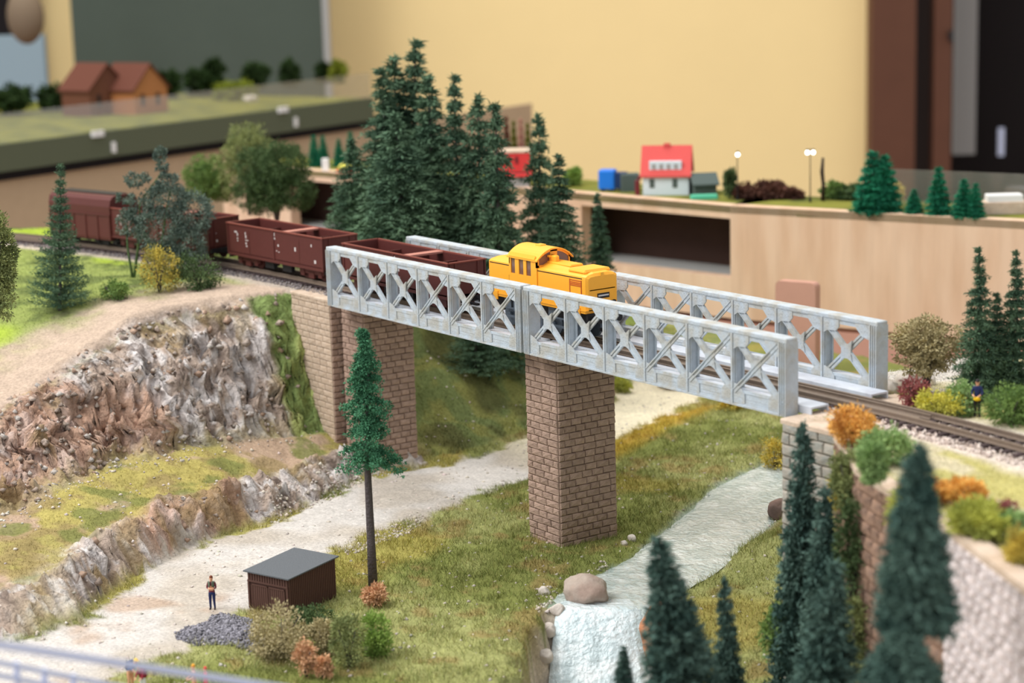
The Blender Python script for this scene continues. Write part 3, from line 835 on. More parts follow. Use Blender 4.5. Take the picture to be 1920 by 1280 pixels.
# eastern abutment under the right end of the bridge
o = empty('stone_abutment'); tag(o, 'grey-beige stone abutment under the right end of the bridge behind the tall fir', 'abutment')
MB().box(38.35, 41.6, -.5, 6.2, -13, -.05).build('core', M['mortar'], o)
masonry(o, (38.25, -.6), (41.7, -.6), -12.6, 0.0, .5, .95, 'grey', cap=150, depth=.2)
masonry(o, (38.25, 6.3), (38.25, -.6), -12.6, 0.0, .5, .95, 'grey', cap=150, depth=.2)
g = MB(); g.cbox(38.15, 41.8, -.72, 6.3, -.12, .1, .05); g.build('cap_stone', M['pinkstone'], o)

# long retaining wall running towards the viewer, kinked once
RW = [(41.9, -1.0), (46.4, -4.3), (53.8, -7.55), (64.5, -13.0)]
o = empty('retaining_wall'); tag(o, 'tall brown retaining wall below the autumn bushes, running down into the ravine', 'retaining wall')
for (a, b), kd in zip(zip(RW[:-1], RW[1:]), ('brown', 'brown', 'white')):
    a = Vector(a); b = Vector(b); d = (b - a).normalized(); n = Vector((d.y, -d.x))
    if kd == 'white': continue
    g = MB(); g.prism([(a.x - n.x * .08, a.y - n.y * .08), (b.x - n.x * .08, b.y - n.y * .08), (b.x - n.x * .8, b.y - n.y * .8), (a.x - n.x * .8, a.y - n.y * .8)], 'z', -16, -.1)
    g.build('core', M['mortar'], o)
    masonry(o, a, b, -15, -.05, .55, .85, kd, 'stone', depth=.34, cap=150, key=lambda x, y, z: -z * .6 - x)
    q = [a + n * .2, b + n * .2, b - n * .6, a - n * .6]
    MB().prism([(v.x, v.y) for v in q], 'z', -.1, .14).build('coping', M['pinkstone'], o)
a, b = Vector(RW[2]), Vector(RW[3]); d = (b - a).normalized(); n = Vector((d.y, -d.x))
o = empty('retaining_wall'); tag(o, 'whitish rough stone wall beside the brown retaining wall, nearest the viewer on the embankment', 'retaining wall')
g = MB(); g.prism([(a.x - n.x * .08, a.y - n.y * .08), (b.x - n.x * .08, b.y - n.y * .08), (b.x - n.x * .8, b.y - n.y * .8), (a.x - n.x * .8, a.y - n.y * .8)], 'z', -13, -.1); g.build('core', M['mortar'], o)
masonry(o, a, b, -12, -.05, .42, .7, 'white', 'stone', depth=.4, cap=300, key=lambda x, y, z: -z)
q = [a + n * .2, b + n * .2, b - n * .6, a - n * .6]
MB().prism([(v.x, v.y) for v in q], 'z', -.1, .14).build('coping', M['pinkstone'], o)

# ------------------------------------------------------------------ bridge
E_, PL, HB, TH = .40, 3.0, 3.39, .59
SPAN = 2 * E_ + 6 * PL
GAP = .258


def gmesh(fn, nm, mt='bridge'):
    g = MB(); fn(g); return g.mesh(nm, M[mt])


def f_top(g):
    g.cbox(-.04, SPAN + .04, -.07, TH + .03, 3.22, 3.39, .04)
    g.box(0, SPAN, .0, .07, 2.98, 3.22); g.box(0, SPAN, TH - .09, TH - .02, 2.98, 3.22)
    g.box(0, SPAN, -.05, -.0, 3.18, 3.24)
def f_bot(g):
    g.box(0, SPAN, .02, .09, .0, .70); g.box(0, SPAN, TH - .09, TH - .02, 0, .70)
    g.box(0, SPAN, -.09, TH + .05, -.03, .05); g.box(0, SPAN, -.02, .02, .05, .14)
    g.box(0, SPAN, .0, .02, .56, .62)
def f_shelf(g): g.box(0.05, SPAN - .05, .09, TH - .09, .60, .68)
def f_post(g):
    g.box(-.055, .055, -.09, TH + .06, .05, 3.2); g.box(-.11, .11, -.03, .03, .05, 3.2)
    g.box(-.15, .15, .05, .10, .1, 3.2); g.box(-.15, .15, TH - .12, TH - .06, .1, 3.2); g.box(-.04, .04, .1, TH - .12, .65, 3.0)
def f_end(g):
    g.box(-.2, .2, .04, TH - .02, .0, 3.22)
    for x in (-.17, -.045, .08, .2): g.box(x - .03, x + .03, -.12, TH + .05, .0, 3.22)
DX0, DX1, DZ0, DZ1 = .16, PL - .16, .66, 3.02


def f_diag_flat(g, fl=False):
    p, q = ((DX0, .0, DZ1), (DX1, .0, DZ0)) if not fl else ((DX0, .0, DZ0), (DX1, .0, DZ1))
    for y in (.06,):
        s = -1 if y < .2 else 1
        P = Vector((p[0], y, p[2])); Q = Vector((q[0], y, q[2]))
        g.bar(P, Q, .32, .08, (0, 1, 0))
        n = (Q - P).normalized().cross(Vector((0, 1, 0)))
        for k in (-.13, .13): g.bar(P + n * k + Vector((0, s * .06, 0)), Q + n * k + Vector((0, s * .06, 0)), .04, .05, (0, 1, 0))
def f_diag_angle(g, fl=False):
    p, q = ((DX0, .0, DZ1), (DX1, .0, DZ0)) if not fl else ((DX0, .0, DZ0), (DX1, .0, DZ1))
    for y in (.13,):
        s = -1 if y < .2 else 1
        P = Vector((p[0], y, p[2])); Q = Vector((q[0], y, q[2]))
        n = (Q - P).normalized().cross(Vector((0, 1, 0)))
        for k in (-.08, .08): g.bar(P + n * k, Q + n * k, .10, .10, (0, 1, 0))
        g.bar(P + Vector((0, -s * .03, 0)), Q + Vector((0, -s * .03, 0)), .1, .03, (0, 1, 0))
def plates(g, pts):
    for y0, y1 in ((-.035, .03),): g.prism(pts, 'y', y0, y1)
def f_mid(g):
    c = ((DX0 + DX1) / 2, (DZ0 + DZ1) / 2)
    plates(g, [(c[0] + x, c[1] + z) for x, z in ((-.36, .46), (-.1, .30), (.1, .30), (.36, .50), (.30, .15), (.30, -.15), (.38, -.48), (.1, -.36), (-.1, -.36), (-.36, -.50), (-.30, -.15), (-.30, .15))])
def f_gtl(g): plates(g, [(.05, 3.17), (1.05, 3.17), (1.05, 2.86), (.86, 2.66), (.3, 2.62), (.05, 2.45)])
def f_gtr(g): plates(g, [(PL - .05, 3.17), (PL - .95, 3.17), (PL - .9, 2.98), (PL - .55, 2.62), (PL - .05, 2.5)])
def f_gbl(g): plates(g, [(.05, .1), (.78, .1), (.78, .55), (.5, .82), (.05, .98)])
def f_gbr(g): plates(g, [(PL - .05, .1), (PL - .72, .1), (PL - .72, .6), (PL - .5, .8), (PL - .05, .95)])
def f_riv(g):
    def rv(x, z, y=-.04):
        r = .022; g.add([(x - r, y, z), (x, y, z - r), (x + r, y, z), (x, y, z + r), (x, y - .022, z)], [(0, 1, 4), (1, 2, 4), (2, 3, 4), (3, 0, 4)])
    for i in range(23): rv(.22 + i * .116, .2); 
    for i in range(16): rv(.75 + i * .1, .32, .015)
    for z in (.42, .56, .7): rv(.15, z); rv(.35, z - .04); rv(PL - .15, z); rv(PL - .35, z - .04)
    for x in (.2, .4, .6, .8, .95): rv(x, 3.1); rv(x, 2.92)
    for x in (.2, .35, .55): rv(PL - x, 3.1); rv(PL - x, 2.85)
    c = ((DX0 + DX1) / 2, (DZ0 + DZ1) / 2)
    for t in (-.22, -.08, .08, .22): rv(c[0] + t, c[1] + t * 1.1); rv(c[0] + t, c[1] - t * 1.1)


GM = dict(top=gmesh(f_top, 'top_chord'), bot=gmesh(f_bot, 'bottom_chord'), shelf=gmesh(f_shelf, 'shelf', 'deck'), post=gmesh(f_post, 'post'), end=gmesh(f_end, 'end_post'),
          df=gmesh(f_diag_flat, 'diagonal'), dg=gmesh(f_diag_angle, 'diagonal'),
          df2=gmesh(lambda g: f_diag_flat(g, True), 'diagonal'), dg2=gmesh(lambda g: f_diag_angle(g, True), 'diagonal'),
          mid=gmesh(f_mid, 'gusset_plate'), gtl=gmesh(f_gtl, 'gusset_plate'), gtr=gmesh(f_gtr, 'gusset_plate'), gbl=gmesh(f_gbl, 'gusset_plate'), gbr=gmesh(f_gbr, 'gusset_plate'), riv=gmesh(f_riv, 'rivets'))


def girder(parent, y, flip=False):
    t = empty('truss_girder', (0, y, 0), parent=parent)
    for nm, k in (('top_chord', 'top'), ('bottom_chord', 'bot'), ('inner_shelf', 'shelf')): link(nm, GM[k], t)
    for x in (.2, SPAN - .2):
        o = link('end_post', GM['end'], t); o.location = (x, 0, 0)
    for i in range(1, 6):
        o = link('post', GM['post'], t); o.location = (E_ + i * PL, 0, 0)
    for i in range(6):
        first = (i < 3) != flip
        for nm, k in (('diagonal', 'df' if first else 'dg'), ('diagonal', 'dg2' if first else 'df2'), ('gusset_plate', 'mid'), ('gusset_plate', 'gtl'), ('gusset_plate', 'gtr'), ('gusset_plate', 'gbl'), ('gusset_plate', 'gbr'), ('rivets', 'riv')):
            # on the far half the continuous bar leans the other way
            if not first and k == 'dg': k = 'df_'
            if not first and k == 'df2': k = 'dg_'
            me = GM.get(k) or (GM['df'] if k == 'df_' else GM['dg2'])
            if k == 'dg_': me = GM['over']
            o = link(nm, me, t); o.location = (E_ + i * PL, 0, 0)
    return t


def f_over(g):
    # continuous grooved bar lying in front, rising to the right
    P0, Q0 = (DX0 - .05, .0, DZ0 - .05), (DX1 + .05, .0, DZ1 + .05)
    for y in (.02,):
        s = -1 if y < .2 else 1
        P = Vector((P0[0], y, P0[2])); Q = Vector((Q0[0], y, Q0[2])); n = (Q - P).normalized().cross(Vector((0, 1, 0)))
        g.bar(P, Q, .22, .04, (0, 1, 0), )
        for k in (-.085, .085): g.bar(P + n * k + Vector((0, s * .05, 0)), Q + n * k + Vector((0, s * .05, 0)), .06, .07, (0, 1, 0))


GM['over'] = gmesh(f_over, 'diagonal')
LABS = ('western span of the grey steel truss bridge, where the brown wagon stands', 'eastern span of the grey steel truss bridge, empty behind the yellow locomotive')
WY = 5.49
for si, lab in enumerate(LABS):
    b = empty('bridge_span', (si * (SPAN + GAP), 0, 0)); tag(b, lab, 'bridge', 'spans of the grey truss bridge')
    girder(b, 0, False); girder(b, WY, True)
    ex = .75 if si == 1 else 0
    for y0, y1 in ((.70, 1.75), (4.35, 5.40)):
        g = MB(); g.box(.05, SPAN + ex, y0, y1, .34, .42)
        g.box(.05, SPAN + ex, y0, y0 + .07, .08, .34); g.box(.05, SPAN + ex, y1 - .07, y1, .08, .34)
        for x in (3.1, 8.3, 14.2): g.cyl((x, (y0 + y1) / 2 + .2, .42), (x, (y0 + y1) / 2 + .2, .44), .05, 6)
        g.build('floor_plank', M['deck'], b)
    for i in range(7):
        MB().box(E_ + i * PL - .12, E_ + i * PL + .12, TH, WY, -.02, .12).build('cross_beam', M['bridge'], b)
    for y in (2.2, 3.75):
        MB().box(.05, SPAN, y, y + .14, -.0, .14).build('stringer', M['bridge'], b)

# ------------------------------------------------------------------ track
tr = empty('railway_track'); tag(tr, 'single railway track with dark sleepers crossing the bridge and both banks', 'railway track')
sl = MB().cbox(-.14, .14, -1.1, 1.1, -.06, .06, .03).mesh('sleeper', M['sleeper'])
xs = []
x = 57.5
while x > -46: xs.append(x); x -= .60
for i, x in enumerate(xs):
    o = link('sleeper', sl, tr); y = float(track_y(x)); s_ = float(track_y(x + .5) - track_y(x - .5))
    o.location = (x, y, .20 if -2 < x < 38 else .17); o.rotation_euler = (0, 0, math.atan(s_))
def rail_line(off, x0, x1, name, m, z=.26, hgt=.24, lab=None):
    g = MB(); X = np.arange(x0, x1 + .01, 1.0)
    rings = []
    for x in X:
        y = float(track_y(x)) + off
        prof = [(-.11, 0), (.11, 0), (.11, .03), (.03, .06), (.03, .15), (.055, .17), (.055, hgt), (-.055, hgt), (-.055, .17), (-.03, .15), (-.03, .06), (-.11, .03)]
        rings.append([Vector((x, y + u, z - .02 + v)) for u, v in prof])
    g.loft(rings); o = g.build(name, m, tr)
    if lab: o['label'] = lab
rail_line(-.6, -46, 58, 'rail', M['rail']); rail_line(.6, -46, 58, 'rail', M['rail'])
rail_line(-.36, -2, 43.2, 'guard_rail', M['rail'], z=.255, hgt=.2); rail_line(.36, -2, 43.2, 'guard_rail', M['rail'], z=.255, hgt=.2)
rail_line(.36, 49, 58, 'check_rail', M['railred'], hgt=.2, lab='reddish brown check rail')


# ------------------------------------------------------------------ rolling stock (x forward, wheels on rail top z = .5)
def bogie_into(g, cx, w2, wb=1.9, zr=.5, r=.42):
    for dxx in (-wb / 2, wb / 2):
        for s in (-1, 1): g.cyl((cx + dxx, s * .62, zr + r), (cx + dxx, s * .5, zr + r), r, 14)
        g.cyl((cx + dxx, -.9, zr + r), (cx + dxx, .9, zr + r), .08, 6)
    for s in (-1, 1):
        y0, y1 = (s * .78, s * .9)
        g.box(cx - wb / 2 - .35, cx + wb / 2 + .35, min(y0, y1), max(y0, y1), zr + .38, zr + .62)
        for dxx in (-wb / 2, wb / 2): g.box(cx + dxx - .2, cx + dxx + .2, min(y0, y1) - .04, max(y0, y1) + .04, zr + .22, zr + .6)
        g.box(cx - .3, cx + .3, min(y0, y1) - .03, max(y0, y1) + .03, zr + .12, zr + .5)


def gondola(label, group='red-brown open wagons in the train'):
    L, W, z0, z1 = 10.9, 2.46, 1.35, 3.22
    o = empty('open_wagon'); tag(o, label, 'wagon', group)
    g = MB(); h = W / 2; t = .10
    for s in (-1, 1):
        g.box(-L / 2, L / 2, s * h - (t if s > 0 else 0), s * h + (0 if s > 0 else t), z0, z1)
    for s in (-1, 1): g.box(s * L / 2 - (t if s > 0 else 0), s * L / 2 + (0 if s > 0 else t), -h, h, z0, z1)
    g.box(-L / 2, L / 2, -h, h, z0 - .04, z0 + .12)
    # inside hopper partitions
    g.box(-.06, .06, -h, h, z0, z1 - .25); g.box(-2.9, -2.82, -h, h, z0, z1 - .3); g.box(2.82, 2.9, -h, h, z0, z1 - .3)
    g.build('body', M['wagon'], o)
    g = MB()
    for s in (-1, 1):
        g.box(-L / 2 - .05, L / 2 + .05, s * h - .07, s * h + .07, z1, z1 + .07)
        g.box(s * L / 2 - .07, s * L / 2 + .07, -h, h, z1, z1 + .07)
    g.build('top_rim', M['wagonrim'], o)
    g = MB(); g.box(.85, 1.5, -h + .05, h - .05, z1 - .06, z1 + .05); g.build('cross_plate', M['wagonbar'], o)
    g = MB()
    for s in (-1, 1):
        for x in (-L / 2 + .06, 0, L / 2 - .06): g.box(x - .07, x + .07, s * h - .05, s * h + .05, z0, z1)
        for k in range(4):
            pass
        g.box(-L / 2, L / 2, s * h - .045, s * h + .045, z0 - .12, z0 + .05)
    for s in (-1, 1):
        for y in (-.75, .75): g.box(s * L / 2 - .05, s * L / 2 + .05, y - .06, y + .06, z0, z1)
    g.build('side_ribs', M['wagon'], o)
    g = MB(); g.box(-L / 2, L / 2, -.7, .7, z0 - .22, z0 - .04)
    for s in (-1, 1):
        g.box(s * L / 2 - .1, s * L / 2 + .12, -h + .1, h - .1, z0 - .3, z0 - .02)
        for y in (-.55, .55): g.cyl((s * (L / 2 + .1), y, z0 - .16), (s * (L / 2 + .5), y, z0 - .16), .07, 8); g.cyl((s * (L / 2 + .45), y, z0 - .16), (s * (L / 2 + .52), y, z0 - .16), .16, 10)
        g.box(min(s * (L / 2 + .1), s * (L / 2 + 1.0)), max(s * (L / 2 + .1), s * (L / 2 + 1.0)), -.1, .1, z0 - .42, z0 - .3)
        g.box(s * 1.0 - .5, s * 1.0 + .5, -h + .25, -h + .5, z0 - .6, z0 - .2)
    g.build('underframe', M['dark'], o)
    for s in (-1, 1):
        g = MB(); bogie_into(g, s * 3.6, W); g.build('bogie', M['wagon'], o)
    g = MB(); y = -h - .004
    R = random.Random(3)
    for (x, z, w_, hh) in ((-4.45, 2.75, .3, .1), (-4.25, 2.6, .12, .18), (-4.25, 2.35, .12, .1), (-4.25, 2.2, .1, .08), (-3.3, 2.75, .1, .14), (-3.25, 2.55, .12, .2), (-3.15, 2.32, .34, .05), (-3.25, 2.12, .14, .12), (-3.2, 1.95, .14, .1),
                           (.1, 3.0, .1, .2), (.12, 2.75, .12, .12), (.5, 2.35, .13, .14), (.3, 2.0, .1, .07), (.55, 1.95, .1, .07), (2.4, 2.3, .16, .24), (4.2, 2.7, .11, .16), (4.55, 1.75, .2, .2)):
        g.box(x - w_ / 2, x + w_ / 2, y, y + .01, z - hh / 2, z + hh / 2)
    for (yy, z, w_, hh) in ((-.7, 2.3, .2, .06), (-.6, 1.8, .16, .16)): g.box(L / 2 - .006, L / 2 + .006, yy - w_ / 2, yy + w_ / 2, z - hh / 2, z + hh / 2)
    g.build('white_markings', M['mark'], o)
    return o


def put(o, x):
    y = float(track_y(x)); s_ = float(track_y(x + 3) - track_y(x - 3)) / 6
    o.location = (x, y, 0); o.rotation_euler = (0, 0, math.atan(s_)); return o


put(gondola('red-brown open wagon standing on the bridge, coupled behind the yellow locomotive'), 4.2)
put(gondola('red-brown open wagon with white print between the bridge end and the round trees'), -9.3)
put(gondola('red-brown open wagon half hidden behind the grey-green tree on the curve'), -22.4)

# closed hopper wagon at the far left
o = empty('hopper_wagon'); tag(o, 'tall red-brown hopper wagon with a rounded top at the tail of the train', 'wagon')
L = 6.6; g = MB(); h = 1.25
prof = [(-h + .05, 1.0), (-h, 1.2), (-h, 2.65), (-h + .0, 2.75), (-h - .02, 3.3), (-h + .1, 3.75), (-h + .35, 3.98), (-.35, 4.05), (.35, 4.05), (h - .35, 3.98), (h - .1, 3.75), (h + .02, 3.3), (h, 2.75), (h, 1.2), (h - .05, 1.0)]
g.prism(prof, 'x', -L / 2, L / 2); g.build('body', M['wagon'], o)
g = MB()
for s in (-1, 1):
    g.box(-L / 2, L / 2, s * (h + .02) - .05, s * (h + .02) + .05, 2.68, 2.78)
    for x in np.linspace(-L / 2 + .1, L / 2 - .1, 6): g.box(x - .06, x + .06, s * h - .06, s * h + .06, 1.0, 2.7)
g.build('side_ribs', M['wagon'], o)
g = MB(); g.box(-L / 2 + .3, L / 2 - .3, -.55, .55, 4.05, 4.09); g.build('roof_hatch', M['dark'], o)
g = MB(); g.box(-L / 2, L / 2, -.9, .9, .85, 1.05)
for s in (-1, 1):
    for y in (-.55, .55): g.cyl((s * L / 2, y, 1.1), (s * (L / 2 + .5), y, 1.1), .15, 8)
g.build('underframe', M['dark'], o)
for s in (-1, 1):
    g = MB(); bogie_into(g, s * 2.3, 2.4); g.build('bogie', M['dark'], o)
put(o, -30.9)

# ------------------------------------------------------------------ locomotive
lo = empty('locomotive', (0, 3.05, 0)); tag(lo, 'orange-yellow shunting diesel locomotive with off-centre cab on the bridge', 'locomotive')
XR, XF, ZB, ZH = 13.1, 21.5, 2.15, 3.78
HW = 1.08


def hood_section(x, hw, zt, zs, c=.16):
    return [Vector((x, y, z)) for y, z in ((-hw, ZB), (-hw, zs - .02), (-hw + .02, zs + c * .5), (-hw + c, zs + c * 1.0), (-.45, zt), (.45, zt), (hw - c, zs + c * 1.0), (hw - .02, zs + c * .5), (hw, zs - .02), (hw, ZB))]


g = MB()   # long hood
g.loft([hood_section(16.9, HW - .02, 4.12, ZH), hood_section(21.15, HW - .02, 4.06, ZH), hood_section(21.4, HW - .08, 4.0, ZH - .02), hood_section(21.5, HW - .2, 3.86, ZH - .1)])
g.cbox(17.2, 19.5, -.42, .42, 4.1, 4.2, .06)
g.cbox(19.75, 21.2, -.85, .85, 4.0, 4.16, .1)
g.build('long_hood', M['loco'], lo)
g = MB()
g.loft([hood_section(13.1, HW - .18, 3.86, ZH - .12), hood_section(13.22, HW - .06, 4.0, ZH - .02), hood_section(13.5, HW - .02, 4.06, ZH), hood_section(15.4, HW - .02, 4.1, ZH)])
g.build('short_hood', M['loco'], lo)
# side skirt and running plate
g = MB(); g.cbox(13.15, 21.45, -HW + .02, HW - .02, 2.02, 2.2, .05)
g.box(13.1, 21.5, -HW - .0, HW + .0, 2.14, 2.2)
for xx in (13.6, 16.1, 20.6): g.box(xx, xx + .45, -HW - .03, -HW + .02, 1.85, 2.3)
g.build('running_plate', M['loco'], lo)
g = MB()
for s in (-1, 1):
    g.box(13.35, 15.1, s * (HW - .02) - .012, s * (HW - .02) + .012, ZH - .03, ZH + .012)
    g.box(17.1, 21.2, s * (HW - .02) - .012, s * (HW - .02) + .012, ZH - .03, ZH + .012)
    g.box(15.12, 15.16, s * (HW + .02) - .012, s * (HW + .02) + .012, 2.2, 3.3)
g.box(21.46, 21.48, -.8, .8, ZH - .09, ZH - .05)
g.build('seam_line', M['loco_line'], lo)
# cab: walls with real window openings (frame bars), glass set back
g = MB(); X0, X1, CW = 15.15, 17.55, 1.12
ZS, ZW = 3.42, 4.25
g.box(X0, X1, -CW, -CW + .08, 2.2, ZS); g.box(X0, X1, CW - .08, CW, 2.2, ZS)
for s in (-1, 1):
    y0, y1 = (-CW, -CW + .08) if s < 0 else (CW - .08, CW)
    for xa, xb in ((X0, X0 + .16), (X0 + .52, X0 + .86), (X0 + 1.25, X0 + 1.5), (X0 + 1.9, X1)): g.box(xa, xb, y0, y1, ZS, ZW)
def roofz(y): return 4.80 - .50 * (abs(y) / CW) ** 2.2
for x0, x1 in ((X0, X0 + .08), (X1 - .08, X1)):
    g.box(x0, x1, -CW + .08, CW - .08, 3.0, 4.02)
    for ya, yb in ((-CW, -CW + .16), (-.22, .22), (CW - .16, CW)):
        g.prism([(ya, 3.9), (yb, 3.9), (yb, roofz(yb) - .04), (ya, roofz(ya) - .04)], 'x', x0, x1)
    ys = np.linspace(-CW, CW, 13)
    g.prism([(y, roofz(y) - .13) for y in ys] + [(y, roofz(y)) for y in ys[::-1]], 'x', x0, x1)
g.build('cab', M['loco'], lo)
g = MB(); ys = np.linspace(-CW - .06, CW + .06, 15)
def rz_(y): return 4.86 - .56 * (abs(y) / (CW + .06)) ** 2.2
prof = [(y, rz_(y)) for y in ys] + [(y, rz_(y) - .08) for y in ys[::-1]]
g.prism(prof, 'x', X0 - .1, X1 + .12)
g.cbox(16.2, 16.7, -.2, .2, 4.84, 4.92, .04)
for s in (-1, 1): g.prism([(s * (CW + .07), 4.33), (s * (CW - .03), 4.52), (s * (CW - .06), 4.4), (s * (CW + .05), 4.22)], 'x', X0 + .1, X1 - .1)
g.build('cab_roof', M['loco'], lo)
g = MB()
for s in (-1, 1): g.box(X0 + .1, X1 - .1, s * (CW - .06) - .01, s * (CW - .06) + .01, ZS, ZW)
for x in (X0 + .05, X1 - .05): g.prism([(y, 4.0) for y in (-CW + .1, CW - .1)] + [(y, roofz(y) - .1) for y in np.linspace(CW - .1, -CW + .1, 9)], 'x', x - .008, x + .008)
g.build('cab_window', M['glass'], lo)
g = MB(); g.cbox(16.0, 16.5, -.6, .6, 3.0, 3.9, .06); g.ball((16.7, -.45, 4.05), (.13, .12, .16)); g.build('cab_interior', M['under'], lo)
g = MB(); g.cbox(17.5, 18.1, -.32, -.02, 4.08, 4.5, .06); g.box(17.55, 17.72, -.42, .05, 4.4, 4.5); g.build('exhaust_box', M['loco'], lo)
# grille on the side near the front
g = MB()
for s in (-1, 1):
    y = s * (HW - .015)
    g.box(20.2, 20.26, y - .012, y + .012, 2.5, 3.68); g.box(21.12, 21.18, y - .012, y + .012, 2.5, 3.68)
    for z in (3.64, 3.54, 3.46, 3.38): g.box(20.2, 21.18, y - .015, y + .015, z - .025, z + .02)
    g.box(20.2, 21.0, y - .012, y + .012, 2.42, 2.46)
g.build('side_grille', M['grille'], lo)
g = MB(); g.box(21.49, 21.52, -.33, .43, 2.72, 2.98); g.build('number_plate', M['dark'], lo)
g = MB(); g.box(21.515, 21.53, -.28, .38, 2.82, 2.9); g.build('plate_digits', M['mark'], lo)
g = MB(); g.box(21.44, 21.5, -.8, .8, 3.15, 3.2); g.box(21.44, 21.5, -.8, .8, 2.5, 2.55)
g.box(21.4, 21.5, -.1, .1, 3.86, 4.02)
for xx in (21.5,): g.prism([(-.86, ZB), (.86, ZB), (.86, 3.6), (-.86, 3.6)], 'x', 21.38, 21.49)
g.build('front_panel', M['loco'], lo)
g = MB()
for s in (-1, 1): g.cyl((21.42, s * .72, 2.45), (21.56, s * .72, 2.45), .12, 12); g.cyl((13.16, s * .72, 2.45), (13.04, s * .72, 2.45), .12, 12)
g.build('headlight', M['dark'], lo)
g = MB()
for s in (-1, 1):
    for xa, xb in ((21.3, 22.0), (13.3, 12.6)):
        g.cyl((xa, s * .62, 1.75), (xb, s * .62, 1.75), .09, 8); g.cyl((xb, s * .62, 1.75), (xb + (.06 if xb > 20 else -.06), s * .62, 1.75), .2, 12)
for xa, xb in ((21.4, 22.2), (13.2, 12.2)): g.box(min(xa, xb), max(xa, xb), -.14, .14, 1.05, 1.2)
g.box(13.2, 21.4, -.75, .75, 1.5, 2.02)
for x in (21.4, 13.1): g.box(x - .05, x + .1, -.95, .95, 1.5, 2.02)
g.build('frame_and_buffers', M['dark'], lo)
g = MB()
for x in (14.6, 16.3, 18.4, 20.1):
    for s in (-1, 1):
        g.cyl((x, s * .64, 1.08), (x, s * .5, 1.08), .58, 20); g.cyl((x, s * .8, 1.08), (x, s * .6, 1.08), .14, 8)
        g.box(x - .28, x + .28, min(s * .72, s * .86), max(s * .72, s * .86), 1.5, 1.95)
g.build('driving_wheels', M['under'], lo)
g = MB()
for s in (-1, 1):
    g.box(14.5, 20.3, s * .86 - .04, s * .86 + .04, .98, 1.1); g.box(14.2, 20.6, s * .84 - .03, s * .84 + .03, 1.42, 1.5)
    g.cbox(17.0, 17.75, min(s * .7, s * .98), max(s * .7, s * .98), .85, 1.35, .05)
    g.cbox(15.1, 15.7, min(s * .7, s * .92), max(s * .7, s * .92), 1.35, 1.9, .05)
g.build('coupling_rods', M['under'], lo)
# ------------------------------------------------------------------ conifers
def leaf_tris(P, D, L, wd, jit=.35):
    """one thin triangle per point P, pointing along D"""
    n = len(P); D = D + rs.normal(0, jit, (n, 3)); D /= np.linalg.norm(D, axis=1)[:, None] + 1e-9
    sd = np.cross(D, rs.normal(0, 1, (n, 3))); sd /= np.linalg.norm(sd, axis=1)[:, None] + 1e-9
    L = np.asarray(L).reshape(-1, 1); 
    return np.stack([P - sd * wd / 2, P + sd * wd / 2, P + D * L], 1).reshape(-1, 3)


def conifer_foliage(H, R, seed, droop=.35, tiers=13, lo=.03, power=.78, dens=1.0, jag=.35, clump=.5, needle=.24, thin_top=False, wd=.085):
    R_ = np.random.RandomState(seed); P = []; D = []
    nb = int(560 * dens)
    for i in range(nb):
        u = (i + R_.rand()) / nb; u = 1 - (1 - u) ** .72   # more branches low down
        tier = round(u * tiers) / tiers; u = u * (1 - clump) + tier * clump + R_.uniform(-.012, .012)
        u = min(max(u, 0), .99)
        r = R * (1 - u) ** power * R_.uniform(1 - jag, 1.08)
        if thin_top and u > .72: r *= .55 + .4 * math.sin(u * 60) ** 2
        r = max(r, .06 * R + .05)
        z = H * (lo + (1 - lo) * u); az = R_.uniform(0, 6.283)
        m = max(5, int(15 * r / R) + 3)
        t = np.linspace(.12, 1, m)
        x = np.cos(az) * r * t; y = np.sin(az) * r * t
        zz = z + r * (.25 * t - droop * 1.6 * t * t)
        for k in range(3):
            P.append(np.stack([x, y, zz], 1) + R_.normal(0, .03 + .02 * R, (m, 3)))
            d = np.stack([np.full(m, np.cos(az)), np.full(m, np.sin(az)), np.full(m, .15 - droop * .8)], 1)
            d = d + R_.normal(0, .55, (m, 3)); D.append(d)
    P = np.concatenate(P); D = np.concatenate(D); D /= np.linalg.norm(D, axis=1)[:, None]
    top = np.stack([R_.normal(0, .03, 60), R_.normal(0, .03, 60), H * R_.uniform(.93, 1.0, 60)], 1)
    P = np.concatenate([P, top]); D = np.concatenate([D, np.tile((0, 0, 1.0), (60, 1)) + R_.normal(0, .5, (60, 3))])
    return leaf_tris(P, D, needle * R_.uniform(.6, 1.3, len(P)), wd)


def trunk_mesh(H, r, m, bend=0, name='trunk'):
    g = MB(); g.tube([(bend * (t * t), 0, -.3 + (H * .97 + .3) * t) for t in (0, .25, .5, .75, 1)], [r, r * .85, r * .6, r * .4, r * .12], 7)
    return g.mesh(name, m, True)


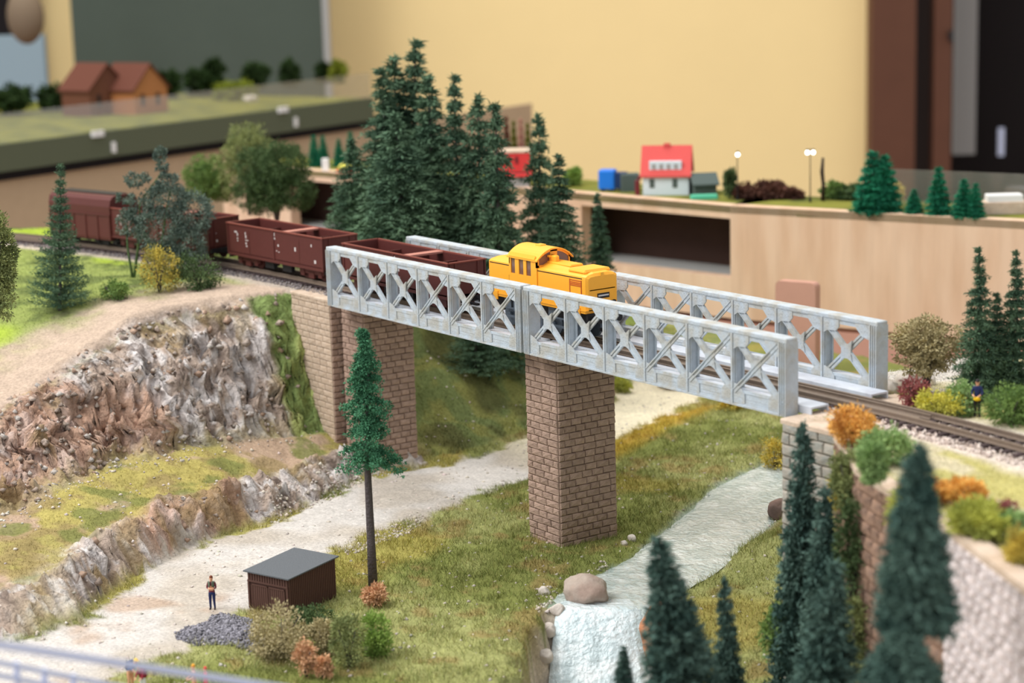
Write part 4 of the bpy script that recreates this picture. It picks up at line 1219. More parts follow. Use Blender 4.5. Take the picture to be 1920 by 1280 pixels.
PK = {}
for k, (H, R, kw, m) in {
    'full': (10, 2.1, dict(droop=.30, tiers=15), 'pine'), 'ragged': (10, 1.9, dict(droop=.22, tiers=14, jag=.5, clump=.5, thin_top=True, dens=1.15), 'pine'),
    'slim': (10, 1.5, dict(droop=.30, tiers=14, jag=.4), 'pine'), 'near': (10, 1.75, dict(droop=.12, tiers=20, jag=.22, clump=.75, needle=.26, wd=.11, dens=1.35, power=.75), 'pinenear'),
    'near2': (10, 1.65, dict(droop=.2, tiers=18, jag=.3, clump=.6, needle=.26, wd=.11, dens=1.35, power=.7), 'pinenear'),
    'small': (4, 1.0, dict(droop=.1, tiers=9, jag=.2, needle=.16, wd=.06, dens=.8), 'pinelight'),
    'brush': (10, 2.4, dict(droop=.0, tiers=16, jag=.3, clump=.8, power=1.15, thin_top=True, wd=.06), 'pine'),
    'far': (4, .9, dict(droop=.25, tiers=7, jag=.15, clump=.9, needle=.3, wd=.14, dens=.5), 'farpine')}.items():
    V_ = conifer_foliage(H, R, len(k) * 7 + 3, **kw)
    PK[k] = (H, R, trimesh('needles', V_, np.arange(len(V_)).reshape(-1, 3), M[m]), trunk_mesh(H, .13 if H > 5 else .08, M['bark']))


def conifer(kind, label, base, h, w_=1.0, lean=(0, 0), name='fir_tree', group=None, rz=None, cat='tree'):
    H, R, fm, tm = PK[kind]
    o = empty(name, base); o.scale = (w_ * h / H, w_ * h / H, h / H)
    o.rotation_euler = (lean[0], lean[1], rnd.uniform(0, 6) if rz is None else rz)
    tag(o, label, cat, group); link('needles', fm, o); link('trunk', tm, o)
    return o


def tree_at(kind, label, tip, base_px, w_px, z=None, k=None, **kw):
    """stand a tree where base_px is; its height and width follow from its distance"""
    H, R, _, _ = PK[kind]
    if k is not None: p = UK(*base_px, k)
    elif z is None: p = hit(*base_px)
    else: p = U(*base_px, z)
    s = ppc(p); h = math.hypot(base_px[1] - tip[1], 0) / s / .985
    wr_ = w_px / s / 2; zg = gz(p.x, p.y)
    if abs(zg - p.z) < 6: h += p.z - zg; p = Vector((p.x, p.y, zg))
    q = _R2 * ((tip[0] - base_px[0]) / s)
    lean = math.hypot(q.x, q.y) / h
    o = conifer(kind, label, (p.x, p.y, p.z - .1), h, 1.22 * wr_ / (R * h / H), **kw)
    if lean > .02:
        ax = Vector((0, 0, 1)).cross(Vector((q.x, q.y, 0)).normalized())
        o.rotation_mode = 'QUATERNION'
        from mathutils import Quaternion
        o.rotation_quaternion = Quaternion(ax, math.atan(lean)) @ Quaternion((0, 0, 1), rnd.uniform(0, 6))
    return o


GB = 'dark firs behind the bridge'
for kind, lab, tip, base, wpx, zz in (
    ('ragged', 'dark fir at the left of the tall group, with a crooked bushy tip', (724, 134), (730, 470), 150, 0),
    ('slim', 'slender-topped dark fir directly right of the crooked-tipped one', (746, 112), (752, 462), 140, 0),
    ('ragged', 'tallest dark fir of the group behind the bridge, with a long thin spire', (793, 84), (770, 462), 160, 0),
    ('full', 'broad fir with light green branch tips just above the wagon on the bridge', (752, 215), (760, 500), 200, -.3),
    ('slim', 'dark fir with narrow tip just right of the tallest spire', (818, 146), (815, 480), 130, -.2),
    ('ragged', 'dark fir standing alone in front of the yellow wall, with a knobbly tip', (862, 147), (862, 480), 120, 0),
    ('full', 'big blue-green fir with twin tips left of the red building', (905, 183), (905, 505), 165, -.8),
    ('slim', 'narrower fir leaning against the twin-tipped fir on its right side', (932, 198), (938, 520), 120, -.9),
    ('full', 'broad dark fir between the red building and the small hedge', (1017, 219), (1017, 520), 130, -2.0),
    ('slim', 'dark fir half hidden behind the broad one above the locomotive cab', (1048, 290), (1052, 520), 90, -1.0),
    ('slim', 'slim green fir in front of the dark opening in the plywood', (1123, 362), (1128, 555), 56, -3.2),
    ('full', 'low wide fir at the left foot of the tall group', (668, 262), (668, 468), 120, 0),
    ('brush', 'dark fir growing on the valley slope under the western span', (893, 540), (893, 702), 120, None)):
    tree_at(kind, lab, tip, base, wpx, z=zz, group=GB if zz is not None else None)
tree_at('small', 'small pale green fir in front of the twin-tipped fir', (893, 388), (895, 490), 62, z=-.4, name='fir_tree')
tree_at('brush', 'dark spiky fir with wide lower branches at the top of the rock face', (133, 309), (112, 582), 104, name='fir_tree')

# firs at the right behind the track
for kind, lab, tip, base, wpx in (('ragged', 'green fir behind the figure in navy, with a long knobbly tip', (1832, 462), (1838, 715), 92),
                                  ('ragged', 'green fir at the right edge of the picture behind the track', (1901, 468), (1908, 710), 90),
                                  ('slim', 'shorter green fir just right of the knobbly-tipped one', (1866, 545), (1872, 712), 70)):
    tree_at(kind, lab, tip, base, wpx, z=.7, group='firs behind the track on the right')

# big near firs standing in the ravine
GN = 'large near firs in the ravine'
for kind, lab, tip, base, wpx, k in (
    ('near', 'tall blue-green fir whose tip touches the right end of the bridge', (1494, 786), (1505, 1262), 120, 83),
    ('near2', 'tall blue-green fir just right of the one at the bridge end', (1538, 905), (1545, 1330), 120, 80),
    ('near2', 'blue-green fir at the front of the right cluster, with a drooping crown', (1563, 1040), (1530, 1440), 165, 74),
    ('near', 'leaning blue-green fir in front of the orange boulder', (1238, 986), (1310, 1450), 165, 74),
    ('near', 'thinner dark fir behind the leaning one', (1360, 1072), (1378, 1400), 90, 80),
    ('near2', 'little dark fir tip in front of the waterfall', (1168, 1200), (1172, 1400), 62, 76)):
    tree_at(kind, lab, tip, base, wpx, k=k, group=GN)

# fir with pale trunk in front of the retaining wall: crown ends above its foot
def pine_crown(name, label, tip, foot, crown_px, wpx, k, dens, mt, bark, seed, droop=.1):
    p = UK(*foot, k); s = ppc(p); h = (foot[1] - tip[1]) / s; crown = (foot[1] - crown_px) / s; zg = gz(p.x, p.y)
    if -16 < zg < p.z: h += p.z - zg; crown += p.z - zg; p = Vector((p.x, p.y, zg))
    lo = crown / h
    o = empty(name, (p.x, p.y, p.z)); tag(o, label, 'tree')
    V_ = conifer_foliage(h, wpx / s / 2, seed, lo=lo, droop=droop, dens=dens, tiers=16, clump=.6, power=.62, jag=.3, needle=.26, wd=.11)
    link('needles', trimesh('needles', V_, np.arange(len(V_)).reshape(-1, 3), M[mt]), o)
    g = MB(); g.tube([(0, 0, t * h) for t in (0, .3, .6, .95)], [.14, .12, .08, .03], 8); g.build('trunk', M[bark], o, True)
    return o
pine_crown('fir_tree', 'large dark fir with a pale trunk standing in front of the retaining wall', (1776, 826), (1716, 1250), 1178, 150, 62, 1.3, 'pinenear', 'palebark', 4)
bpy.data.objects['fir_tree'].name
pine_crown('fir_tree', 'small grey-green fir under the large pale-trunked one', (1700, 1178), (1690, 1310), 1285, 150, 61, .7, 'pinenear', 'palebark', 9)

# the tall pine with a bare stem
p = hit(700, 1108); s = ppc(p); h = (1108 - 614) / s
o = empty('scots_pine', (p.x, p.y, p.z)); tag(o, 'tall pine with a long bare dark stem and layered green crown beside the shed', 'tree')
g = MB(); g.tube([(0, 0, -.1), (-.02, 0, h * .2), (-.1, .03, h * .45), (-.02, .04, h * .55), (.1, .1, h * .8), (.24, .14, h * .97)], [.24, .2, .165, .14, .08, .03], 10)
for i in range(9):
    a = rnd.uniform(0, 6.28); z = h * rnd.uniform(.06, .16); g.bar((0, 0, z), (.33 * math.cos(a), .33 * math.sin(a), z - .02), .03, .03)
for i in range(12):
    a = rnd.uniform(0, 6.28); r = rnd.uniform(.2, .9); z = h * rnd.choice((.51, .6)); g.bar((r * math.cos(a), r * math.sin(a), z), (r * math.cos(a), r * math.sin(a), z - rnd.uniform(.3, .6)), .035, .035)
g.build('trunk', M['bark'], o, True)
Pp = []; Dd = []
R_ = np.random.RandomState(11)
for (u, r, thick) in ((.505, 2.0, .3), (.535, 1.9, .3), (.56, 1.7, .3), (.62, 1.35, .25), (.645, 1.55, .25), (.67, 1.2, .25), (.705, 1.15, .25), (.74, 1.3, .25), (.77, .75, .22), (.80, 1.05, .25), (.83, .9, .22), (.86, .75, .2), (.885, .65, .2), (.91, .55, .18), (.935, .42, .15), (.955, .3, .12), (.975, .2, .1), (.995, .12, .1)):
    for b_ in range(11 if r > .5 else 7):
        az = R_.uniform(0, 6.283); rr = r * R_.uniform(.45, 1.05)
        for q in range(int(4 + rr * 5)):
            t = R_.uniform(.15, 1); c = np.array((math.cos(az) * rr * t, math.sin(az) * rr * t, h * u - .38 * rr * t * t + .1)) + R_.normal(0, .06, 3)
            n = 16; d = R_.normal(0, 1, (n, 3)); d /= np.linalg.norm(d, axis=1)[:, None]
            Pp.append(c + d * .10 * np.array((1.3, 1.3, .8))); Dd.append(d + (0, 0, -.1))
Pp = np.concatenate(Pp); Pp[:, 0] += .10 * (Pp[:, 2] / h - .5); V_ = leaf_tris(Pp, np.concatenate(Dd), .14, .075)
M['scots'] = leafmat('fresh_green_flock', (88, 144, 108), (62, 112, 82))
link('needles', trimesh('needles', V_, np.arange(len(V_)).reshape(-1, 3), M['scots']), o)


# ------------------------------------------------------------------ leafy trees and bushes
def leaf_cloud(blobs, n, leaf, seed, wd=None, spread=.26):
    """leaves on and inside ragged blobs: (centre, radii, share)"""
    R_ = np.random.RandomState(seed); P = []; D = []
    tot = sum(b[2] for b in blobs)
    for c, r, sh in blobs:
        m = int(n * sh / tot); k = max(8, m // 26)
        cc = R_.normal(0, 1, (k, 3)); cc /= np.linalg.norm(cc, axis=1)[:, None]; cc *= R_.uniform(.45, 1.0, (k, 1)) ** .5
        d = R_.normal(0, 1, (k, 26, 3)); d /= np.linalg.norm(d, axis=2)[..., None]
        pts = cc[:, None, :] * np.array(r) + d * R_.uniform(.3, 1, (k, 26, 1)) * spread * np.mean(r) ** .6 + np.array(c)
        P.append(pts.reshape(-1, 3)); D.append((d * .8 + cc[:, None, :]).reshape(-1, 3))
    P = np.concatenate(P); D = np.concatenate(D)
    return leaf_tris(P, D, leaf * R_.uniform(.6, 1.4, len(P)), wd or leaf * .75, .4)


def bush(name, label, px, py, wpx, hpx, mt, z=None, k=None, n=2600, leaf=.12, seed=1, stem=False, cat='bush', group=None, p=None, dep=.9, lift=0, twig='bark'):
    """px,py is the middle of its foot in the photograph"""
    fixed = p is not None or k is not None
    if p is None: p = UK(px, py, k) if k else (hit(px, py) if z is None else U(px, py, z))
    if not fixed and abs(gz(p.x, p.y) - p.z) < 3: p = Vector((p.x, p.y, gz(p.x, p.y)))
    s = ppc(p); a = wpx / s / 2 * (1.22 if not stem else 1.08); h = hpx / s * (1.15 if not stem else 1)
    R_ = random.Random(seed)
    o = empty(name, (p.x, p.y, p.z - .03)); tag(o, label, cat, group)
    c0 = h * lift
    bl = [((0, 0, c0 + (h - c0) * .5), (a * .75, a * dep * .75, (h - c0) * .48), 2 if not stem else 1.2)]
    for i in range(6 if not stem else 11):
        t = R_.uniform(0, 6.28); q = R_.uniform(.3, .6 if not stem else .62)
        bl.append(((math.cos(t) * a * q, math.sin(t) * a * q * dep, c0 + (h - c0) * R_.uniform(.25, .72)), (a * .45, a * .45 * dep, (h - c0) * .28), .6))
    V_ = leaf_cloud(bl, int(n * (2.6 if stem else 1.5)), leaf * 1.15, seed, spread=.26 if stem else .42); V_[:, 2] = np.maximum(V_[:, 2], -.02)
    link('leaves', trimesh('leaves', V_, np.arange(len(V_)).reshape(-1, 3), M[mt] if isinstance(mt, str) else mt), o)
    g = MB()
    for i in range(5):
        t = R_.uniform(0, 6.28); g.tube([(0, 0, -.05), (math.cos(t) * a * .15, math.sin(t) * a * .15, h * .35), (math.cos(t) * a * .5, math.sin(t) * a * .5, h * .75)], [.05 + .012 * h, .035, .015], 5)
    if stem: g.tube([(0, 0, -.1), (.05, 0, h * .3), (0, .05, h * .7)], [.14, .1, .05], 7)
    g.build('stems' if not stem else 'trunk', M[twig], o, True)
    return o


M['lfolive'] = leafmat('olive_leaves', (152, 159, 102), (116, 127, 82))
M['lfdark'] = leafmat('dark_green_leaves', (92, 112, 72), (66, 86, 54))
M['lfgreen'] = leafmat('mid_green_leaves', (125, 152, 82), (96, 123, 69))
M['lfgrey'] = leafmat('grey_green_leaves', (116, 132, 118), (89, 105, 96))
M['lfyellow'] = leafmat('yellow_leaves', (222, 214, 96), (176, 176, 84))
M['lfflower'] = leafmat('yellow_flowers', (206, 184, 84), (118, 124, 74))
M['lfbeige'] = leafmat('dry_beige_leaves', (197, 184, 141), (159, 148, 111))
M['lfbright'] = leafmat('fresh_green_leaves', (150, 177, 89), (118, 148, 71))
M['lforange'] = leafmat('orange_leaves', (244, 192, 104), (196, 140, 74))
M['lfgold'] = leafmat('golden_leaves', (214, 190, 88), (160, 150, 76))
M['lfmaroon'] = leafmat('wine_red_leaves', (161, 96, 93), (134, 78, 78))
M['lfdry'] = leafmat('dry_orange_leaves', (222, 176, 136), (186, 146, 112))
M['lfsoft'] = leafmat('pale_green_leaves', (161, 188, 123), (127, 157, 98))
M['lfmoss'] = leafmat('yellow_green_leaves', (191, 193, 91), (150, 157, 80))

bush('leafy_tree', 'tall light olive tree behind the wagons, taller than the round one beside it', 468, 400, 105, 178, 'lfolive', z=0, n=7000, seed=3, stem=True, cat='tree', lift=.1)
bush('leafy_tree', 'wide round dark green tree behind the second wagon', 520, 418, 150, 158, 'lfdark', z=0, n=13000, seed=5, stem=True, cat='tree', lift=.12)
bush('leafy_tree', 'smaller mid-green tree at the left of the round dark one', 388, 398, 100, 110, 'lfgreen', z=0, n=5000, seed=8, stem=True, cat='tree', lift=.15)
# grey-green open tree in front of the wagons
p = hit(262, 520); s = ppc(p)
o = empty('leafy_tree', tuple(p)); tag(o, 'loose grey-green tree with thin bare stems in front of the brown wagons', 'tree')
bl = []
for (x, y, rx, rz, sh) in ((310, 300, 14, 26, .5), (318, 340, 22, 16, .5), (262, 335, 24, 12, .4), (236, 372, 18, 10, .25), (300, 375, 48, 28, 1.6), (350, 400, 40, 40, 1.8), (300, 430, 50, 34, 1.8), (242, 415, 24, 26, .6), (355, 460, 40, 32, 1.4), (318, 490, 40, 30, 1.2), (265, 395, 25, 22, .6)):
    v = UK(x, y, (p - CAM).dot(_F)) - p; bl.append(((v.x, v.y + rnd.uniform(-.5, .5), v.z), (rx / s, rx / s, rz / s), sh))
V_ = leaf_cloud(bl, 20000, .14, 17); link('leaves', trimesh('leaves', V_, np.arange(len(V_)).reshape(-1, 3), M['lfgrey']), o)
g = MB()
for pts in (((250, 530), (262, 440), (262, 380), (305, 320)), ((250, 530), (240, 470), (236, 420)), ((300, 530), (305, 440), (320, 350))):
    vv = [UK(x, y, (p - CAM).dot(_F)) - p for x, y in pts]; g.tube(vv, [.10, .07, .05, .03][:len(vv)], 6)
g.build('trunk', M['lfdark'], o, True)
bush('flowering_shrub', 'yellow-flowering shrub at the foot of the grey-green tree', 300, 548, 80, 78, 'lfflower', n=2600, seed=21, leaf=.1)
bush('bush', 'dark green low bush right of the yellow-flowering shrub', 372, 540, 90, 60, 'lfdark', n=1800, seed=22)
bush('bush', 'low green bush left of the yellow-flowering shrub', 215, 560, 60, 28, 'lfgreen', n=900, seed=23)
# trees cut by the left edge of the picture
bush('leafy_tree', 'pale green leafy tree cut off by the left edge of the picture', -6, 625, 92, 250, 'lfolive', n=6000, seed=25, stem=True, cat='tree', lift=.05, k=104)
bush('leafy_tree', 'grey-green treetop with yellow dots high at the left edge of the picture', -22, 470, 60, 260, 'lfgrey', n=2500, seed=26, stem=True, cat='tree', lift=.5, k=103)

# by the shed
bush('bush', 'dry beige-green bush in front of the shed door', 528, 1232, 118, 88, 'lfbeige', n=3800, seed=31, leaf=.10)
bush('bush', 'brownish bush in the middle of the row right of the shed front', 608, 1228, 50, 60, 'lfbeige', n=2000, seed=32, leaf=.1)
bush('bush', 'olive-brown bush between the brownish bush and the bright one', 655, 1252, 62, 92, 'lfolive', n=2000, seed=33, leaf=.1)
bush('bush', 'fresh green bush at the right end of the row near the pine', 705, 1228, 58, 70, 'lfbright', n=2200, seed=34, leaf=.1)
bush('bush', 'dark low bush on the slope behind the beige bushes', 590, 1185, 90, 40, 'lfdark', n=1800, seed=35, leaf=.1)
bush('dry_shrub', 'orange dry shrub tuft at the foot of the tall pine', 704, 1136, 44, 34, 'lfdry', n=900, seed=36, leaf=.12)
bush('dry_shrub', 'larger pale orange dry shrub below the row of bushes', 574, 1268, 40, 62, 'lfdry', n=900, seed=37, leaf=.1)
bush('dry_shrub', 'smaller pale orange dry shrub right of the larger one', 606, 1272, 28, 40, 'lfdry', n=600, seed=38, leaf=.1)
bush('bush', 'green bush on the right bank between the dark firs', 1462, 1240, 80, 95, 'lfgreen', n=2600, seed=39, k=84)
# right bank, behind the track
bush('leafy_tree', 'open olive-beige tree behind the right end of the bridge', 1738, 705, 125, 150, 'lfbeige', z=.5, n=4200, seed=41, stem=True, cat='tree', lift=.22, leaf=.11)
bush('bush', 'wine-red low bush under the olive-beige tree', 1714, 752, 60, 48, 'lfmaroon', z=.3, n=1500, seed=42, leaf=.1)
bush('bush', 'bright yellow bush behind the track', 1758, 768, 84, 40, 'lfyellow', z=.3, n=2200, seed=43, leaf=.1)
bush('bush', 'green bush behind the figure in navy', 1806, 762, 56, 56, 'lfsoft', z=.4, n=1800, seed=44, leaf=.1)
bush('hedge', 'long green hedge behind the track at the right edge', 1895, 782, 110, 62, 'lfgreen', z=.4, n=3400, seed=45, leaf=.1)
# autumn bushes on the wall edge
bush('bush', 'orange autumn bush at the corner of the abutment beside the track', 1602, 838, 92, 62, 'lforange', z=.05, n=3000, seed=51, leaf=.11)
bush('bush', 'wine-red bush between the orange and the green bush', 1626, 822, 44, 30, 'lfmaroon', z=.25, n=900, seed=52, leaf=.1)
bush('bush', 'soft green bush on the wall top right of the orange one', 1662, 868, 92, 58, 'lfsoft', z=.1, n=2800, seed=53, leaf=.11)
bush('bush', 'golden bush hanging low on the wall below the orange one', 1578, 965, 42, 72, 'lfgold', k=80, n=1600, seed=54, leaf=.1)
bush('bush', 'yellow-green bush on the wall edge left of the pale-trunked fir', 1712, 1010, 96, 95, 'lfmoss', k=72, n=3200, seed=55, leaf=.11)
bush('bush', 'orange bush behind the tip of the pale-trunked fir', 1740, 935, 74, 40, 'lforange', z=.05, n=1600, seed=56, leaf=.11)
bush('bush', 'orange-yellow bush right of the pale-trunked fir', 1812, 948, 66, 44, 'lforange', z=.05, n=1500, seed=57, leaf=.11)
bush('bush', 'yellow-green bush on the coping right of the pale-trunked fir', 1830, 1005, 120, 62, 'lfmoss', z=.0, n=3000, seed=58, leaf=.12)
bush('bush', 'dull wine-red bush in the grass at the right edge', 1872, 972, 60, 30, 'lfmaroon', z=.1, n=900, seed=59, leaf=.12)
bush('bush', 'golden bush cut off by the right edge of the picture', 1918, 1060, 60, 70, 'lfgold', z=.0, n=1400, seed=60, leaf=.12)
bush('bush', 'pale green bush at the right edge above the golden one', 1905, 1010, 60, 50, 'lfsoft', z=.05, n=1200, seed=63, leaf=.12)
for (px, py, wpx, hpx, mt, k, sd, lab) in ((1590, 960, 60, 115, 'lfolive', 81, 61, 'olive creeper hanging on the wall corner below the orange bush'), (1600, 1130, 62, 190, 'lfdark', 79, 62, 'dark green creeper on the lower part of the wall corner'),
                                   (1636, 905, 44, 70, 'lfsoft', 78, 64, 'green creeper draping the wall edge beside the soft green bush'), (1605, 1275, 60, 150, 'lfolive', 76, 65, 'olive creeper at the foot of the wall by the lower edge of the picture')):
    wa, wb = Vector(RW[0]), Vector(RW[1]); wn_ = Vector((wb.y - wa.y, -(wb.x - wa.x))).normalized(); r_y = ray(px, py)
    tt = ((wa.x - CAM.x) * wn_.x + (wa.y - CAM.y) * wn_.y + .25) / (r_y.x * wn_.x + r_y.y * wn_.y)
    bush('creeper', lab, px, py, wpx, hpx, mt, k=(tt if 60 < tt < 95 else k), n=2600, seed=sd, leaf=.12, cat='creeper')
bush('bush', 'golden bush at the end of the grass beside the tall fir at the bridge end', 1455, 885, 60, 55, 'lfgold', n=1500, seed=66, leaf=.12)
bush('grass_tuft', 'golden dry tuft beside the path under the eastern span', 1370, 770, 40, 20, 'lfgold', n=500, seed=67, leaf=.15, cat='grass')
bush('bush', 'yellow-flowering low bush on the far side of the path right of the pier', 1160, 735, 46, 24, 'lfmoss', n=700, seed=68, leaf=.14)

# grey gravel heap beside the shed
p = hit(430, 1190); n = 5200
a_ = rs.uniform(0, 6.283, n); r_ = np.sqrt(rs.rand(n))
rr_ = r_ * (1 + .25 * np.sin(3 * a_ + 1)) + rs.normal(0, .05, n)
gxx = p.x + np.cos(a_) * rr_ * 2.5 ; gyy = p.y + np.sin(a_) * rr_ * 1.7
gh = np.array([gz(x, y) for x, y in zip(gxx, gyy)]) + .38 * (1 - r_ ** 1.4) + rs.uniform(-.05, .05, n)
Cc = nlin((142, 140, 148)) * rs.uniform(.35, 1.3, (n, 1))
o = link('gravel_heap', chips('gravel_heap', np.stack([gxx, gyy, gh], 1), .085, M['chip'], Cc)); tag(o, 'flat heap of grey gravel at the path edge below the shed', 'gravel', kind='stuff')

# ------------------------------------------------------------------ shed
zf = -9.95
A = U(543, 1150, zf); B = U(468, 1134, zf); Cq = U(622, 1102, zf)
ux = Vector((B.x - A.x, B.y - A.y)); uy = Vector((Cq.x - A.x, Cq.y - A.y))
wx = ux.length; uxn = ux.normalized(); uyn = Vector((-uxn.y, uxn.x));
if uyn.dot(uy) < 0: uyn = -uyn
wy = uy.dot(uyn) * .86
sh = empty('wooden_shed'); tag(sh, 'small dark brown plank shed with a flat grey roof beside the path', 'shed')
def SP(a, b, z): q = Vector((A.x, A.y)) + uxn * a + uyn * b; return Vector((q.x, q.y, z))
MS = Matrix((( uxn.x, uyn.x, 0, A.x), (uxn.y, uyn.y, 0, A.y), (0, 0, 1, zf), (0, 0, 0, 1)))
HF, HBk = 1.66, 1.78
g = MB(); g.add([MS @ Vector(v) for v in ((0, 0, -.3), (wx, 0, -.3), (wx, wy, -.3), (0, wy, -.3), (0, 0, HF), (wx, 0, HF), (wx, wy, HBk), (0, wy, HBk))],
               [(0, 1, 2, 3), (4, 5, 6, 7), (0, 1, 5, 4), (1, 2, 6, 5), (2, 3, 7, 6), (3, 0, 4, 7)])
g.build('body', M['shed'], sh)
n1 = 26; n2 = 16
for k in range(n1):
    y = (k + .5) / n1 * wy; hh = HF + (HBk - HF) * y / wy
    MB().box(-.05, .01, y - wy / n1 * .36, y + wy / n1 * .36, -.1, hh - .02, M=MS).build('plank', M['shed'], sh)
for k in range(n2):
    x = (k + .5) / n2 * wx
    MB().box(x - wx / n2 * .34, x + wx / n2 * .34, -.05, .01, HF - .38, HF - .02, M=MS).build('plank', M['shed'], sh)
g = MB(); g.box(0, wx, -.07, .0, HF - .46, HF - .38, M=MS); g.box(.0, .1, -.06, .0, -.1, HF - .4, M=MS); g.box(wx - .1, wx, -.06, 0, -.1, HF - .4, M=MS)
g.build('door_frame', M['shed'], sh)
d_ = MB()
for (a0, a1) in ((.2, wx / 2 - .02), (wx / 2 + .02, wx - .2)):
    n3 = 8
    for k in range(n3): x0 = a0 + (a1 - a0) * k / n3; d_.box(x0 + .012, x0 + (a1 - a0) / n3 - .012, -.04, 0, -.1, HF - .58, M=MS)
    d_.box(a0, a1, -.055, -.03, HF - .62, HF - .55, M=MS); d_.box(a0, a0 + .05, -.055, -.03, -.1, HF - .55, M=MS); d_.box(a1 - .05, a1, -.055, -.03, -.1, HF - .55, M=MS)
d_.build('door', M['shed'], sh)
ov = .16
g = MB(); g.add([MS @ Vector(v) for v in ((-ov, -ov, HF - .0), (wx + ov, -ov, HF - .0), (wx + ov, wy + ov, HBk + .01), (-ov, wy + ov, HBk + .01), (-ov, -ov, HF + .06), (wx + ov, -ov, HF + .06), (wx + ov, wy + ov, HBk + .07), (-ov, wy + ov, HBk + .07))],
               [(3, 2, 1, 0), (4, 5, 6, 7), (0, 1, 5, 4), (1, 2, 6, 5), (2, 3, 7, 6), (3, 0, 4, 7)])
g.build('roof', M['roofgrey'], sh)


# ------------------------------------------------------------------ figures (1:120, about 1.5 cm tall)
def figure(label, loc, face, H=1.5, shirt='shirtplum', trousers='denim', hair='hairbrown', lean=0.0, arms='folded', cap=None, pack=None, vest=None, legs=None, bag=None, hatm=None, seated=False):
    """a person built in metres at 1.75 m and scaled; faces -y before turning by `face`"""
    k = H / 1.75
    L = lean
    def tilt(v):  # bend the trunk forward at the hips (hip height .92)
        x, y, z = v
        if z < .92: return Vector(v)
        dz = z - .92; return Vector((x, y - math.sin(L) * dz + (math.cos(L) - 1) * 0, .92 + math.cos(L) * dz))
    J = [('pel', (0, 0, .93), .125), ('wst', (0, 0, 1.08), .115), ('chs', (0, .01, 1.30), .14), ('nkb', (0, .01, 1.46), .07), ('nk', (0, -.005, 1.52), .052), ('hd', (0, -.02, 1.62), .085), ('hd2', (0, -.02, 1.70), .075)]
    Ed = [(0, 1), (1, 2), (2, 3), (3, 4), (4, 5), (5, 6)]
    def add(v, r, par, raw=False): J.append(('', v if not raw else v, r)); Ed.append((par, len(J) - 1)); return len(J) - 1
    hands = []
    for s in (-1, 1):
        a = add((s * .09, 0, .88), .095, 0)
        kx, ky = (legs or {}).get(s, ((s * .10, -.02, .48), (s * .11, .03, .09)))
        b = add(kx, .062, a); c = add(ky, .045, b); add((ky[0] + s * .02, ky[1] - .16, .035), .035, add((ky[0], ky[1], .05), .045, c))
        sh_ = add((s * .17, .01, 1.40), .062, 2)
        if arms == 'folded': e, w_, hnd = (s * .23, -.02, 1.14), (s * .06, -.19, 1.13), (-s * .02, -.21, 1.15)
        elif arms == 'down': e, w_, hnd = (s * .24, .02, 1.12), (s * .25, -.04, .88), (s * .25, -.06, .80)
        elif arms == 'knees': e, w_, hnd = (s * .2, -.22, 1.16), (s * .16, -.42, 1.05), (s * .15, -.50, 1.02)
        else: e, w_, hnd = (s * .25, -.06, 1.14), (s * .14, -.26, 1.06), (s * .10, -.33, 1.05)
        b = add(e, .045, sh_); c = add(w_, .032, b); d = add(hnd, .034, c); hands.append((s, d, Vector(hnd), (Vector(hnd) - Vector(w_)).normalized()))
    pts = [tilt(j[1]) for j in J]; rad = [j[2] for j in J]
    for s, d, hv, dr in hands:   # palm ends in four fingers and a thumb at its side
        side = Vector((0, 0, 1)).cross(dr).normalized() if abs(dr.z) < .9 else Vector((0, 1, 0))
        for i, (off, ln) in enumerate(((-.027, .06), (-.009, .072), (.009, .068), (.027, .052), (.05, .04))):
            b0 = hv + side * off * .6 + dr * (.01 if i < 4 else -.02); b1 = hv + side * off + dr * (ln if i < 4 else .02) + Vector((0, 0, -.012))
            pts.append(tilt(tuple(b0))); rad.append(.011); Ed.append((d, len(pts) - 1)); pts.append(tilt(tuple(b1))); rad.append(.009); Ed.append((len(pts) - 2, len(pts) - 1))
    me = bpy.data.meshes.new('body'); me.from_pydata([tuple(v) for v in pts], Ed, [])
    o = bpy.data.objects.new('tmp', me); col.objects.link(o)
    o.modifiers.new('skin', 'SKIN').use_smooth_shade = True
    for i, sv in enumerate(me.skin_vertices[0].data): rad_k = 1.18 if rad[i] > .03 else 1.0; sv.radius = (rad[i] * rad_k, rad[i] * rad_k * (.72 if i < 3 else 1)); sv.use_root = (i == 0)
    o.modifiers.new('sub', 'SUBSURF').levels = 1
    dg = bpy.context.evaluated_depsgraph_get(); ev = o.evaluated_get(dg)
    body = bpy.data.meshes.new_from_object(ev); bpy.data.objects.remove(o)
    body.materials.clear()
    for m in ('skin', shirt, trousers, 'boot'): body.materials.append(M[m])
    inv = []
    chest = tilt((0, 0, 1.47)); hipz = .95
    for pl in body.polygons:
        c = pl.center; mi = 1
        if c.z < .09: mi = 3
        elif c.z < hipz and abs(c.x) < .2 and c.y > -.25 or (c.z < .9 and arms != 'down'): mi = 2
        elif (c - tilt((0, 0, 1.60))).length < .13: mi = 0
        else:
            for s, d, hv, dr in hands:
                if (c - tilt(tuple(hv))).length < (.16 if arms != 'down' else .12): mi = 0
        pl.material_index = mi; pl.use_smooth = True
    body.transform(Matrix.Scale(k, 4))
    r = empty('person', loc, face); tag(r, label, 'person'); link('body', body, r)
    hp = tilt((0, -.02, 1.66))
    g = MB()
    if cap:
        g.ball((hp.x, hp.y, hp.z + .045), (.098, .105, .085), 12, 8); g.box(-.07, .07, hp.y - .19, hp.y - .08, hp.z + .04, hp.z + .055); m = cap; nm = 'cap'
    else:
        g.ball((hp.x, hp.y + .022, hp.z + .03), (.094, .098, .10), 12, 8); m = hair; nm = 'hair'
    for i in range(len(g.v)): g.v[i] = tuple(c * k for c in g.v[i])
